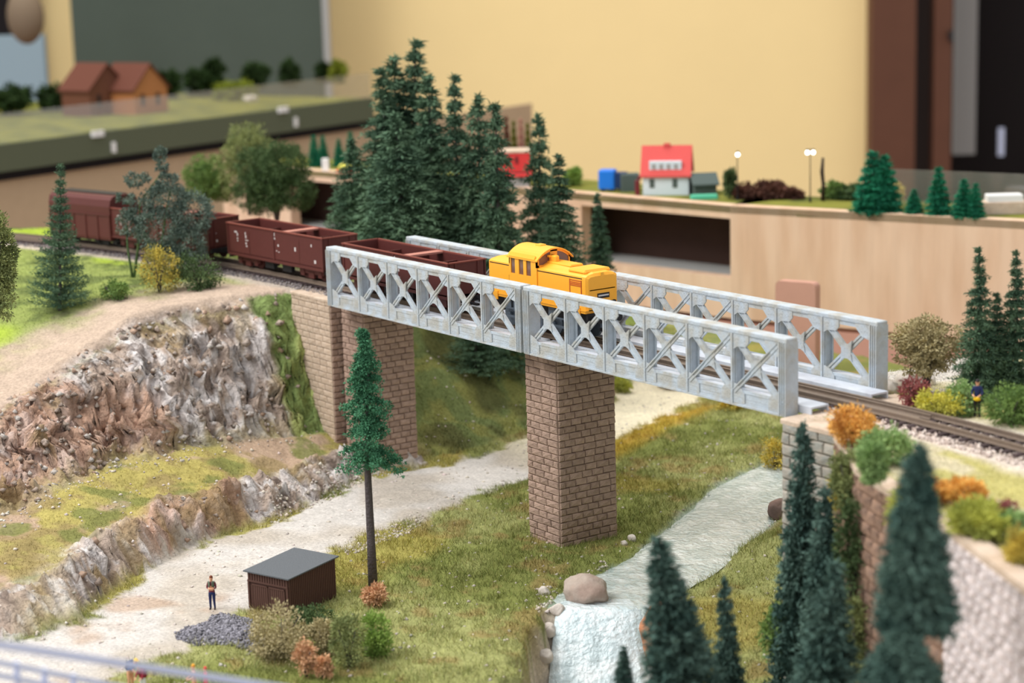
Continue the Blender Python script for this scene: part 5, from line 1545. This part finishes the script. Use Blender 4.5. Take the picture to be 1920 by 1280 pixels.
    g.build(nm, M[m], r, True)
    g = MB(); g.ball((0, hp.y - .1, hp.z - .035), (.014, .022, .02), 6, 4)
    for s in (-1, 1): g.ball((s * .088, hp.y + .01, hp.z - .03), (.014, .02, .03), 6, 4)
    for s in (-1, 1): g.ball((s * .032, hp.y - .086, hp.z - .008), (.011, .008, .008), 6, 4, 1)
    g.box(-.025, .025, hp.y - .092, hp.y - .084, hp.z - .075, hp.z - .066, 2)
    for i in range(len(g.v)): g.v[i] = tuple(c * k for c in g.v[i])
    g.build('face', [M['skin'], M['eye'], M['lip']], r, True)
    if pack:
        c = tilt((0, .2, 1.25)); g = MB()
        g.cbox(-.16, .16, -.11, .11, -.24, .2, .05, M=Matrix.Translation(c) @ Matrix.Rotation(L, 4, 'X'))
        g.cyl(c + Vector((-.17, .0, .24 * math.cos(L))), c + Vector((.17, .0, .24 * math.cos(L))), .07, 8)
        for s in (-1, 1): g.tube([tilt((s * .1, .14, 1.42)), tilt((s * .11, -.02, 1.49)), tilt((s * .11, -.14, 1.3)), tilt((s * .13, .1, 1.1))], .018, 5)
        for i in range(len(g.v)): g.v[i] = tuple(cc * k for cc in g.v[i])
        g.build('rucksack', M[pack], r, True)
    if vest:
        g = MB()
        for s in (-1, 1): g.loft([[tilt((s * (.04 + .03 * a), .0 - .155 + .02 * a, z)) for a in (0, 1)] + [tilt((s * (.16 - .0 * a), -.10 + .12 * a, z)) for a in (0, 1)] for z in (1.22, 1.32, 1.42, 1.5)])
        for i in range(len(g.v)): g.v[i] = tuple(c * k for c in g.v[i])
        g.build('vest', M[vest], r, True)
    if bag:
        g = MB(); g.ball((.02, -.2, .90), (.17, .12, .10), 10, 6); g.tube([(-.14, -.12, .93), (-.17, .02, 1.2), (-.1, .0, 1.47)], .014, 5)
        for i in range(len(g.v)): g.v[i] = tuple(c * k for c in g.v[i])
        g.build('shoulder_bag', M[bag], r, True)
    return r


def face_to(dx_, dy_): return math.atan2(dx_, -dy_)   # figure looks along (dx,dy)


# towards the viewer is (+.8,-.57)
p = U(399, 1141, -9.95); figure('standing person in plum shirt and dark blue trousers, hands folded, on the path', (p.x, p.y, gz(p.x, p.y)), face_to(.75, -.66), 1.62, vest='greenvest', arms='folded')
q = hit(246, 1292); figure('hiker in yellow cap and blue shirt with navy rucksack, bending on the path', (q.x, q.y, q.z), face_to(.9, .2), 1.6, shirt='shirtblue', trousers='skin', cap='yellow', pack='packnavy', lean=.7, arms='knees')
q = hit(262, 1300); figure('hiker with a wine-red rucksack bending beside the one in the yellow cap', (q.x + .2, q.y + .1, q.z), face_to(.5, -.9), 1.35, shirt='packred', trousers='white', hair='orangehair', pack='packred', lean=.5, arms='knees')
q = hit(366, 1310); figure('pale-shirted person with orange-yellow hair at the bottom edge of the picture', (q.x, q.y, q.z), face_to(-.3, -1), 1.5, shirt='skin', trousers='skin', hair='orangehair', arms='front')
q = hit(388, 1308); figure('small figure in coral red at the bottom edge beside the pale-shirted person', (q.x, q.y, q.z), face_to(-.2, -1), 1.35, shirt='coral', trousers='coral', hair='coral', arms='down')
p = U(1832, 778, .15); figure('person in navy with a black cap and a yellow bag standing behind the track', (p.x, p.y, gz(p.x, p.y)), face_to(.5, -.85), 1.62, shirt='denim', trousers='boot', cap='boot', bag='yellow', arms='front')
# ------------------------------------------------------------------ neighbouring modules and the hall
B0, B1, B2 = Vector((-76, 33.5)), Vector((-15.4, 45.0)), Vector((30, 62.3))
def plane_hit(px, py, a, b):
    d = b - a; n = Vector((d.y, -d.x)).normalized(); r = ray(px, py)
    t = (a.x * n.x + a.y * n.y - CAM.x * n.x - CAM.y * n.y) / (r.x * n.x + r.y * n.y); p = CAM + r * t
    return (Vector((p.x, p.y)) - a).dot(d.normalized()), p.z
def board(g, a, b, s0, s1, z0, z1, th=1.2, mi=0):
    d = (b - a).normalized(); n = Vector((d.y, -d.x)); p = a + d * s0; q = a + d * s1
    g.prism([(p.x, p.y), (q.x, q.y), (q.x - n.x * th, q.y - n.y * th), (p.x - n.x * th, p.y - n.y * th)], 'z', z0, z1, mi)
L1 = (B1 - B0).length; L2 = (B2 - B1).length
s_ol = plane_hit(545, 400, B0, B1)[0]; z_t = plane_hit(1240, 405, B0, B1)[1]
sa, zt1 = plane_hit(1090, 385, B0, B1); sb, zb1 = plane_hit(1371, 521, B0, B1)
sl_ = plane_hit(720, 400, B0, B1)[0]
ztop1 = plane_hit(1371, 415, B0, B1)[1]; zlow = plane_hit(640, 362, B0, B1)[1]
mod = empty('layout_module'); tag(mod, 'plywood-sided layout module behind the bridge, with two dark openings in its side', 'layout module')
g = MB()
ZT = -.02; ZBm = -8.8
board(g, B0, B1, 0, L1, zt1, ZT); board(g, B0, B1, 0, L1, ZBm, zb1)
board(g, B0, B1, 0, s_ol, zb1, zt1); board(g, B0, B1, sl_, sa, zb1, zt1); board(g, B0, B1, sb, L1, zb1, zt1)
g.build('side_panel', M['ply'], mod)
g = MB(); board(g, B1, B2, 0, L2, ZBm, ZT); g.build('side_panel', M['ply'], mod)
g = MB()
for a, b, L in ((B0, B1, L1), (B1, B2, L2)):
    d = (b - a).normalized(); n = Vector((-d.y, d.x)); q = [a - d * .0, b, b + n * 7.5 + (d * 1.2 if a is B0 else d * 0), a + n * 7.5 - (d * 1.2 if a is B1 else d * 0)]
    g.prism([(v.x, v.y) for v in q], 'z', -.6, -.05)
g.build('top_board', M['farleaf'], mod)
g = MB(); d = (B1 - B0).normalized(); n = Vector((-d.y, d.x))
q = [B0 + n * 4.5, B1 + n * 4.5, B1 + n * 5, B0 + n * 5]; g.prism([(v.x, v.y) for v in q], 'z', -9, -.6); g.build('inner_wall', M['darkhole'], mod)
g = MB(); q = [B0 + n * 1.2, B1 + n * 1.2, B1 + n * 4.5, B0 + n * 4.5]; g.prism([(v.x, v.y) for v in q], 'z', zb1 - .2, zb1 + .05); g.build('inner_shelf', M['wallgrey'], mod)
g = MB()
board(g, B0, B1, sb + 12, sb + 12.05, ZBm, ZT, -.03)
lowb = empty('crossbeam'); tag(lowb, 'long pink-brown board lying below the plywood side, with a dark gap between', 'board')
for a, b, L in ((B0, B1, L1), (B1, B2, L2)):
    g = MB(); board(g, a, b, 0, L, -14.5, ZBm - .35, 3); g.build('board', M['pinkboard'], lowb)
g = MB(); a0 = plane_hit(1450, 530, B0, B1)[0]; a1, zu = plane_hit(1532, 526, B0, B1)
P0 = UK(1491, 600, 140); hw_ = 41 / ppc(P0); zt_ = UK(1491, 526, 140).z; 
dirv = (B2 - B1).normalized(); g = MB()
n = Vector((dirv.y, -dirv.x)); c = Vector((P0.x, P0.y))
poly = []
for i in range(5): t = math.pi / 2 + i / 4 * math.pi / 2; poly.append((-hw_ + .35 + .35 * math.cos(t), zt_ - .35 + .35 * math.sin(t)))
poly = [(-hw_, -14.5)] + poly[::-1] + [(hw_ - .35 + .35 * math.cos(t), zt_ - .35 + .35 * math.sin(t)) for t in (math.pi / 2, math.pi / 3, math.pi / 6, 0)] + [(hw_, -14.5)]
MT = Matrix(((dirv.x, -n.x, 0, c.x), (dirv.y, -n.y, 0, c.y), (0, 0, 1, 0), (0, 0, 0, 1)))
g.prism(poly, 'y', 0, .8, M=MT); o = g.build('board_offcut', M['pinkboard']); tag(o, 'upright pink-brown board with rounded corners leaning on the plywood', 'board')

# --- what stands on the module
def on(px, py, back=.8): p = U(px, py, 0); return Vector((p.x + _F.x * back, p.y + _F.y * back, -.05))
def local(px, py, rz, back=.8): p = on(px, py, back); return Matrix.Translation(p) @ Matrix.Rotation(rz, 4, 'Z')
BD = math.atan2(_R.y, _R.x)
def house(label, px, py, wpx, depth, hw, hr, rz, mw, mr, cat='house', dormer=None, name='house'):
    p = on(px, py); s = ppc(p); W = wpx / s; o = empty(name, tuple(p), rz); tag(o, label, cat)
    g = MB(); g.box(-W / 2, W / 2, 0, depth, 0, hw); g.prism([(0, hw), (depth, hw), (depth / 2, hr - .12)], 'x', -W / 2, W / 2)
    g.build('walls', M[mw], o)
    g = MB()
    for a, b in (((-.25, hw - .15), (depth / 2, hr)), ((depth + .25, hw - .15), (depth / 2, hr))):
        g.prism([a, b, (b[0], b[1] - .14), (a[0], a[1] - .14)], 'x', -W / 2 - .2, W / 2 + .2)
    g.build('roof', M[mr], o)
    for x in (-W * .3, W * .2) if W > 2 else (0,):
        MB().box(x - .2, x + .2, -.04, .02, hw * .35, hw * .75).build('window', M['slate'], o)
    if dormer:
        MB().box(-W * .36, W * .34, depth * .04, depth * .4, hw + .1, hw + .95).build('dormer', M['wallblue'], o)
        for i in range(4): MB().box(-W * .3 + i * W * .16, -W * .3 + i * W * .16 + .3, depth * .03, depth * .05, hw + .35, hw + .75).build('dormer_window', M['wallgrey'], o)
    return o, W
h1, W1 = house('white house with a red roof and wide dormer on the plywood module', 1250, 367, 86, 3.4, 1.75, 3.85, BD - .16, 'wallblue', 'red', dormer=True)
MB().box(-.25, .25, 1.5, 2.0, 3.3, 4.0).build('chimney', M['red'], h1)
MB().box(W1 * .5, W1 * .5 + .05, .5, .9, .5, 1.1).build('side_window', M['slate'], h1)
house('dark green-grey low shed right of the white house', 1325, 368, 42, 2.0, 1.1, 1.75, BD + .1, 'slate', 'slate', cat='shed', name='low_shed')
p = on(1322, 374); g = MB(); g.cbox(-1.1, 1.1, -.4, .4, 0, .35, .1, M=Matrix.Translation(p) @ Matrix.Rotation(BD, 4, 'Z')); o = g.build('rowing_boat', M['turq']); tag(o, 'turquoise oblong shape lying in front of the low dark shed', 'boat')
o, _w = house('red building with pale grey ground floor behind the firs', 968, 352, 52, 3, 1.2, 2.0, BD, 'wallgrey', 'redwall', name='building')
MB().box(-1.2, 1.2, -.1, 2.8, 1.3, 2.9).build('upper_floor', M['redwall'], o); MB().box(-1.25, 1.25, -.15, 2.9, 2.9, 3.05).build('parapet', M['pinkstone'], o)
for x in (-.5, .1): MB().box(x - .12, x + .12, -.15, -.08, 2.0, 2.6).build('window', M['maroon'], o)
p = on(968, 352, 6)
for i, (px, hpx, m, lab) in enumerate(((952, 108, 'brown', 'brown cone-shaped tree above the red building, first from the left'), (966, 100, 'farleaf', 'pale cone-shaped tree above the red building, second from the left'), (980, 104, 'pinkboard', 'pinkish cone-shaped tree above the red building, third from the left'), (993, 96, 'farleaf', 'pale cone-shaped tree above the red building, nearest the broad fir'))):
    q = on(px, 345, 6); s = ppc(q); H, R, fm, tm = PK['far']; o = empty('cone_tree', tuple(q)); hh = hpx / s; o.scale = (hh / H * .42, hh / H * .42, hh / H); tag(o, lab, 'tree')
    me = fm.copy(); me.materials.clear(); me.materials.append(M[m]); link('needles', me, o); link('trunk', tm, o)
p = on(1139, 360); o = empty('container', tuple(p), BD - .25); tag(o, 'bright blue box container with a darker blue end on the plywood module', 'container')
g = MB(); g.cbox(-.75, .65, 0, 1.3, .2, 1.75, .12); g.build('body', M['blue'], o); MB().box(.65, 1.5, .1, 1.3, .2, 1.5).build('rear_section', M['navy'], o)
g = MB(); [g.cyl((x, .1, .2), (x, .3, .2), .2, 10) for x in (-.4, .4, 1.2)]; g.build('wheels', M['dark'], o)
p = on(1184, 362, 1.4); g = MB(); g.cbox(-.8, .8, 0, 1.2, 0, 1.45, .1, M=Matrix.Translation(p) @ Matrix.Rotation(BD, 4, 'Z')); o = g.build('hut', M['slate']); tag(o, 'dark green-grey hut between the blue container and the white house', 'hut')
p = on(1196, 366, .2); g = MB(); g.cbox(-.2, .2, 0, .5, 0, 1.2, .05, M=Matrix.Translation(p) @ Matrix.Rotation(BD, 4, 'Z')); g.ball((p.x, p.y + .2, 1.35), .18); o = g.build('post_box', M['maroon']); tag(o, 'dark red post beside the left wall of the white house', 'post')
def lamp(label, px, py, tip, heads):
    p = on(px, py); s = ppc(p); h = (py - tip) / s; o = empty('street_lamp', tuple(p), BD); tag(o, label, 'street lamp', 'street lamps on the plywood module')
    g = MB(); g.cyl((0, 0, 0), (0, 0, h), .05, 8, .03); g.cyl((0, 0, 0), (0, 0, .3), .1, 8)
    for x in heads: g.bar((0, 0, h - .15), (x, 0, h - .05), .04, .04)
    g.build('mast', M['dark'], o)
    for x in heads:
        MB().ball((x, 0, h - .28), .14, 10, 8).build('bulb', M['lampon'], o, True)
        MB().cyl((x, 0, h - .14), (x, 0, h - .0), .16, 10, .05).build('shade', M['dark'], o)
lamp('single-headed street lamp right of the low dark shed', 1385, 376, 284, (0.03,))
lamp('two-headed street lamp near the middle of the plywood module', 1522, 380, 280, (-.22, .22))
p = on(1546, 378); g = MB(); g.tube([(p.x, p.y, 0), (p.x + .05, p.y, 1.2), (p.x - .1, p.y, 2.2), (p.x, p.y, 3.3)], [.18, .14, .16, .1], 7); o = g.build('tree_stump', M['darkbrown'], smooth=True); tag(o, 'tall dark dead trunk right of the two-headed lamp', 'dead tree')
M['lfbrown'] = leafmat('brown_leaves', (108, 72, 60), (84, 58, 50))
for (px, wpx, hpx, m, lab) in ((1400, 46, 24, 'lfbrown', 'low brown bush right of the single-headed lamp'), (1450, 52, 26, 'lfbrown', 'low brown bush halfway between the two lamps'), (1490, 40, 14, 'lfbrown', 'flat brown bush just left of the two-headed lamp'),
                             (1568, 44, 26, 'lfgreen', 'round green bush right of the dead trunk'), (1372, 16, 50, 'lfdark', 'narrow dark green bush beside the single-headed lamp'), (1075, 30, 30, 'lfbright', 'bright green bush right of the broad dark fir'), (1600, 80, 20, 'lfdark', 'flat green bush left of the bright green toy firs'), (1680, 36, 22, 'lfgold', 'golden little bush among the green toy firs')):
    bush('bush', lab, px, 380, wpx, hpx, m, p=on(px, 374 if px > 1300 else 350, 1.0), n=900, leaf=.22, seed=px)
for (tx, ty, by, wpx, lab) in ((1640, 290, 398, 70, 'tallest bright green toy fir on the module, in front of the brown door frame'), (1663, 296, 398, 60, 'bright green toy fir partly behind the tallest one on the module'), (1764, 318, 404, 46, 'bright green toy fir in front of the dark doorway'),
                             (1718, 358, 402, 34, 'short bright green toy fir between the two taller pairs'), (1812, 340, 408, 44, 'bright green toy fir right of the doorway one'), (1834, 348, 410, 34, 'rightmost bright green toy fir on the module')):
    p = on(tx, by, .9); s = ppc(p); conifer('far', lab, tuple(p), (by - ty) / s, (wpx / s / 2) / (.9 * (by - ty) / s / 4), group='bright green toy firs on the module')
for (tx, ty, by, wpx, lab) in ((585, 262, 318, 26, 'tiny green fir on the module left of the big firs, first from the left'), (602, 262, 318, 24, 'tiny green fir on the module left of the big firs, second from the left'), (632, 268, 318, 24, 'tiny green fir on the module left of the big firs, third from the left'), (655, 256, 318, 26, 'tiny green fir on the module, nearest the big firs')):
    p = on(tx, by, 3.0); s = ppc(p); conifer('far', lab, tuple(p), (by - ty) / s, (wpx / s / 2) / (.9 * (by - ty) / s / 4), group='tiny firs at the left end of the module')
p = on(609, 322, 1); g = MB(); g.cbox(-.35, .35, -.1, .1, 0, 1.2, .08, M=Matrix.Translation(p) @ Matrix.Rotation(BD, 4, 'Z')); o = g.build('white_sign', M['white']); tag(o, 'small white upright board on the module above the round tree', 'sign')
p = on(650, 322, .6); o = empty('tent', tuple(p)); tag(o, 'yellow domed tent with a red base left of the big firs', 'tent'); MB().ball((0, 0, .25), (.85, .85, .65), 12, 8).build('dome', M['lfyellow'], o, True); MB().cyl((0, 0, 0), (0, 0, .25), 1.0, 16, .95).build('base_ring', M['redwall'], o)
p = on(1895, 405, 1.5); o = empty('white_bench', tuple(p), BD); tag(o, 'pale block on a pink-grey slab at the right end of the module', 'block'); MB().cbox(-1.3, 1.3, 0, 1.2, .9, 1.4, .08).build('top_slab', M['white'], o); MB().cbox(-1.7, 1.7, -.1, 1.5, 0, .9, .08).build('plinth', M['pinkstone'], o)
# clear acrylic sheet behind the module
g = MB(); a = B1 + Vector((-.3, .95)).normalized() * 7 + (B1 - B0).normalized() * 8; b = a + Vector((B2 - B1)).normalized() * 48
d = (b - a).normalized(); n = Vector((d.y, -d.x)); zt_ = U(1650, 400, 0).z
zz = 2.6
g.prism([(a.x, a.y), (b.x, b.y), (b.x - n.x * .2, b.y - n.y * .2), (a.x - n.x * .2, a.y - n.y * .2)], 'z', 0, zz); o = g.build('acrylic_screen', M['pane']); tag(o, 'low clear acrylic screen along the back of the plywood module', 'screen')

# --- far layout on the left
F0 = U(-60, 279, 0); F1 = U(692, 184, 0)
a = Vector((F0.x, F0.y)); b = Vector((F1.x, F1.y)); d = (b - a).normalized(); n = Vector((-d.y, d.x))
if n.dot(Vector((_F.x, _F.y))) < 0: n = -n
far = empty('far_layout'); tag(far, 'distant layout with a dark grey-green fascia and a tan cloth skirt on the left', 'layout module')
def slab(g, a, b, n, t0, t1, z0, z1): q = [a + n * t0, b + n * t0, b + n * t1, a + n * t1]; g.prism([(v.x, v.y) for v in q], 'z', z0, z1)
g = MB(); slab(g, a, b, n, 0, 46, -.4, 0); g.build('landscape_top', M['farleaf'], far)
g = MB(); slab(g, a, b, n, -.8, 0, -2.9, .1); g.build('fascia', M['fascia'], far)
g = MB(); slab(g, a, b, n, -.4, .2, -3.9, -2.9); g.build('lower_strip', M['black'], far)
g = MB(); slab(g, a - d * 40, b + d * 40, n, .2, .8, -70, -3.9); g.build('cloth_skirt', M['slope'], far)
for (px, py) in ((172, 250), (520, 205)):
    L_ = (b - a).length; t_, z_ = plane_hit(px, py, a, b); q = a + d * t_ - n * 1.1
    MB().box(-.9, .9, 0, .3, -.35, .35, M=Matrix.Translation((q.x, q.y, z_)) @ Matrix.Rotation(math.atan2(d.y, d.x), 4, 'Z')).build('clamp', M['white'], far)
    q = a + d * (t_ + 2.4) - n * 1.1
    MB().box(-.25, .25, 0, .3, -2.4, -1.2, M=Matrix.Translation((q.x, q.y, z_)) @ Matrix.Rotation(math.atan2(d.y, d.x), 4, 'Z')).build('clamp', M['white'], far)
zp = 4.4
g = MB(); slab(g, a, b, n, -.25, -.05, .1, 3.4); o = g.build('acrylic_screen', M['pane']); tag(o, 'clear acrylic screen along the front of the distant layout', 'screen')
def onf(px, py, back): p = U(px, py, 0); v = Vector((p.x, p.y)) ; t = n * back; return Vector((v.x + t.x, v.y + t.y, 0))
ROT = math.atan2(d.y, d.x)
def farhouse(label, px, py, back, W, D, hw, hr, mw, mr):
    p = U(px, py, 0); o = empty('farmhouse', (p.x, p.y, 0), ROT); tag(o, label, 'house')
    g = MB(); g.box(-W / 2, W / 2, 0, D, 0, hw); g.prism([(-W / 2, hw), (W / 2, hw), (0, hr - .2)], 'y', 0, D); g.build('walls', M[mw], o)
    g = MB()
    for s in (-1, 1): g.prism([(s * (W / 2 + .4), hw - .3), (0, hr), (0, hr - .25), (s * (W / 2 + .4), hw - .55)], 'y', -.3, D + .3)
    g.build('roof', M[mr], o)
    for x in (-W * .25, W * .2): MB().box(x - .3, x + .3, -.06, .02, hw * .3, hw * .75).build('window', M['dark'], o)
farhouse('brown-roofed house with a reddish gable, left one on the distant layout', 205, 215, 6, 6.5, 5, 3.6, 6.6, 'brown', 'housebrown')
farhouse('brown-roofed house with an orange brick wall, right one on the distant layout', 285, 212, 6, 6, 6, 3.4, 6.4, 'orangehouse', 'housebrown')
M['lffar'] = leafmat('far_dark_green', (52, 72, 36), (36, 54, 28)); M['lffar2'] = leafmat('far_yellow_green', (140, 150, 50), (110, 120, 44))
for i, (px, py, wpx, hpx, m, lab) in enumerate(((15, 195, 120, 42, 'lffar', 'dark hedge below the blue-grey panel on the distant layout'), (110, 188, 90, 40, 'lffar', 'dark hedge between the blue-grey panel and the brown houses'), (375, 160, 50, 42, 'lffar', 'dark round tree just right of the distant brown houses'), (400, 155, 40, 56, 'lffar', 'dark tree in front of the green board, taller of the first pair'),
                                 (482, 148, 44, 46, 'lffar', 'dark tree in front of the middle of the green board'), (545, 142, 30, 40, 'lffar', 'dark tree near the right side of the green board'), (612, 135, 30, 34, 'lffar', 'dark bush at the right edge of the green board'), (635, 136, 26, 34, 'lffar2', 'yellow-green bush in front of the yellow wall at the end of the distant layout'),
                                 (440, 166, 90, 24, 'lffar2', 'low yellow-green scrub along the back of the distant layout'), (315, 165, 40, 45, 'lffar', 'dark tree directly behind the distant houses'))):
    bush('distant_tree', lab, px, py, wpx, hpx, m, p=U(px, py + 20, 0), n=900, leaf=.6, seed=80 + i, cat='tree' if 'tree' in lab else 'bush')
p = U(470, 190, 0); o = boulder('rock', 'small whitish rock on the distant layout', (p.x, p.y, .3), (1.2, 1, .7), M['rockwhite'], 91)

# --- room shell: yellow wall, panels, doorway, floor
def wpt(px, k): p = UK(px, 200, k); return Vector((p.x, p.y))
WA, WB = wpt(-200, 400), wpt(2300, 400)
wd = (WB - WA).normalized(); wn = Vector((-wd.y, wd.x))
if wn.dot(Vector((_F.x, _F.y))) < 0: wn = -wn
def wp(px, off=0):
    r = ray(px, 200); t = ((WA.x - CAM.x) * wn.x + (WA.y - CAM.y) * wn.y + off) / (r.x * wn.x + r.y * wn.y); p = CAM + r * t; return Vector((p.x, p.y))
def wz(px, py, off=0):
    r = ray(px, py); t = ((WA.x - CAM.x) * wn.x + (WA.y - CAM.y) * wn.y + off) / (r.x * wn.x + r.y * wn.y); return CAM.z + r.z * t
def wbox(px0, px1, off0, off1, z0, z1):
    """a box flat against the back wall; the offsets are its front and back distance from the wall plane"""
    p = wp(px0, off0); q = wp(px1, off0); g = MB(); t = wn * (off1 - off0)
    g.prism([(p.x, p.y), (q.x, q.y), (q.x + t.x, q.y + t.y), (p.x + t.x, p.y + t.y)], 'z', z0, z1); return g
o = wbox(-420, 1636, 0, 12, -90, 190).build('wall_back', M['yellowwall']); o['kind'] = 'structure'
o = wbox(2450, 3300, 0, 12, -90, 190).build('wall_back', M['yellowwall']); o['kind'] = 'structure'
o = wbox(1636, 2450, 0, 12, 110, 190).build('wall_back', M['yellowwall']); o['kind'] = 'structure'
for q0, q1 in ((wp(3295), wp(3295) + wd * 400), (wp(-415) - wd * 350, wp(-415))):
    g = MB(); t = wn * 12; g.prism([(q0.x, q0.y), (q1.x, q1.y), (q1.x + t.x, q1.y + t.y), (q0.x + t.x, q0.y + t.y)], 'z', -90, 190); o = g.build('wall_back', M['yellowwall']); o['kind'] = 'structure'
dr = empty('door_1'); dr['kind'] = 'structure'
wbox(1634, 1716, -6, 8, -90, 112).build('door_frame', M['brownframe'], dr); wbox(1716, 1750, 0, 10, -90, 112).build('door_reveal', M['darkbrown'], dr); wbox(1750, 1784, -3, 6, -90, 112).build('door_stile', M['brownframe'], dr)
wbox(1784, 2450, 30, 34, -90, 112).build('doorway_dark_sheet', M['black'], dr)  # black sheet painted in for the dark interior behind the doorway
g = wbox(1790, 1830, 18, 20, wz(1800, 290, 18), 112); o = g.build('grey_panel', M['wallgrey']); tag(o, 'grey-blue upright panel inside the dark doorway', 'panel')
g = wbox(1779, 1786, -5, -3.2, wz(1780, 74), wz(1780, 56)); o = g.build('door_latch', M['dark'], dr)
g = wbox(1874, 1884, 16, 17, wz(1880, 292, 16), wz(1880, 240, 16)); o = g.build('bottle', M['steel']); tag(o, 'thin pale upright object in the dark doorway', 'object')
fl = MB().box(-520, 330, -260, 520, -92, -90).build('floor', M['floor']); fl['kind'] = 'structure'
o = empty('partition_board'); tag(o, 'large dark green-grey partition board standing in front of the yellow wall', 'board')
zb = wz(400, 165, -25); wbox(145, 612, -27, -24, zb - 30, 80).build('board', M['darkgreen'], o); wbox(612, 623, -27.5, -23.5, zb - 30, 80).build('metal_edge', M['wallgrey'], o)
o = wbox(-80, 90, -52, -50, wz(50, 160, -50) - 20, wz(50, 65, -50)).build('blue_grey_panel', M['bluegrey']); tag(o, 'blue-grey panel standing at the far left in front of the dark curtain', 'panel')
o = wbox(-120, 66, -8, -5, -60, 80).build('black_curtain', M['black']); tag(o, 'black curtain at the top left corner', 'curtain')
p = UK(48, 30, 330); o = empty('person', (p.x, p.y, 0)); 
bpy.data.objects.remove(o)
g = MB(); g.ball((0, 0, 0), (3.0, 3.0, 4.6), 16, 10); o = g.build('lamp_shade', M['brownframe'], smooth=True); o.location = (p.x, p.y, p.z)
M['taupe'] = mat('grey_brown_cloth', (122, 106, 88), .9); o.data.materials.clear(); o.data.materials.append(M['taupe'])
g = MB(); g.cyl((0, 0, 4), (0, 0, 60), 1.0, 10); s2 = g.build('pole', M['black'], o); o.name = 'punch_ball'; tag(o, 'grey-brown rounded object in front of the black curtain at the top left', 'object')

# --- blurred pale railings at the lower left, close to the camera
def railing(label, lines, posts, k0, k1, r):
    o = empty('railing'); tag(o, label, 'railing')
    for (x0, y0, x1, y1) in lines:
        a = UK(x0, y0, k0); b = UK(x1, y1, k1); MB().bar(a, b, r * 2, r * 2).build('rail', M['steel'], o)
    for (x, y, t) in posts:
        k = k0 + (k1 - k0) * t; a = UK(x, y, k); MB().bar(a, a - Vector((0, 0, 2.2)), r * 1.8, r * 1.8, (1, 0, 0)).build('post', M['steel'], o)
railing('blurred pale blue handrail crossing the lower left corner', [(-60, 1199, 640, 1307)], [], 52, 62, .10)
railing('blurred pale blue railing with posts at the lower left corner, below the handrail', [(-60, 1230, 330, 1308), (-60, 1254, 330, 1332)], [(30, 1240, .23), (82, 1252, .36), (136, 1263, .5), (-30, 1232, .08)], 58, 64, .075)
# ------------------------------------------------------------------ to metres
for o in list(sc.objects):
    if o.parent is None and o.type not in {'CAMERA', 'LIGHT'}:
        o.location = o.location * S
        o.scale = o.scale * S
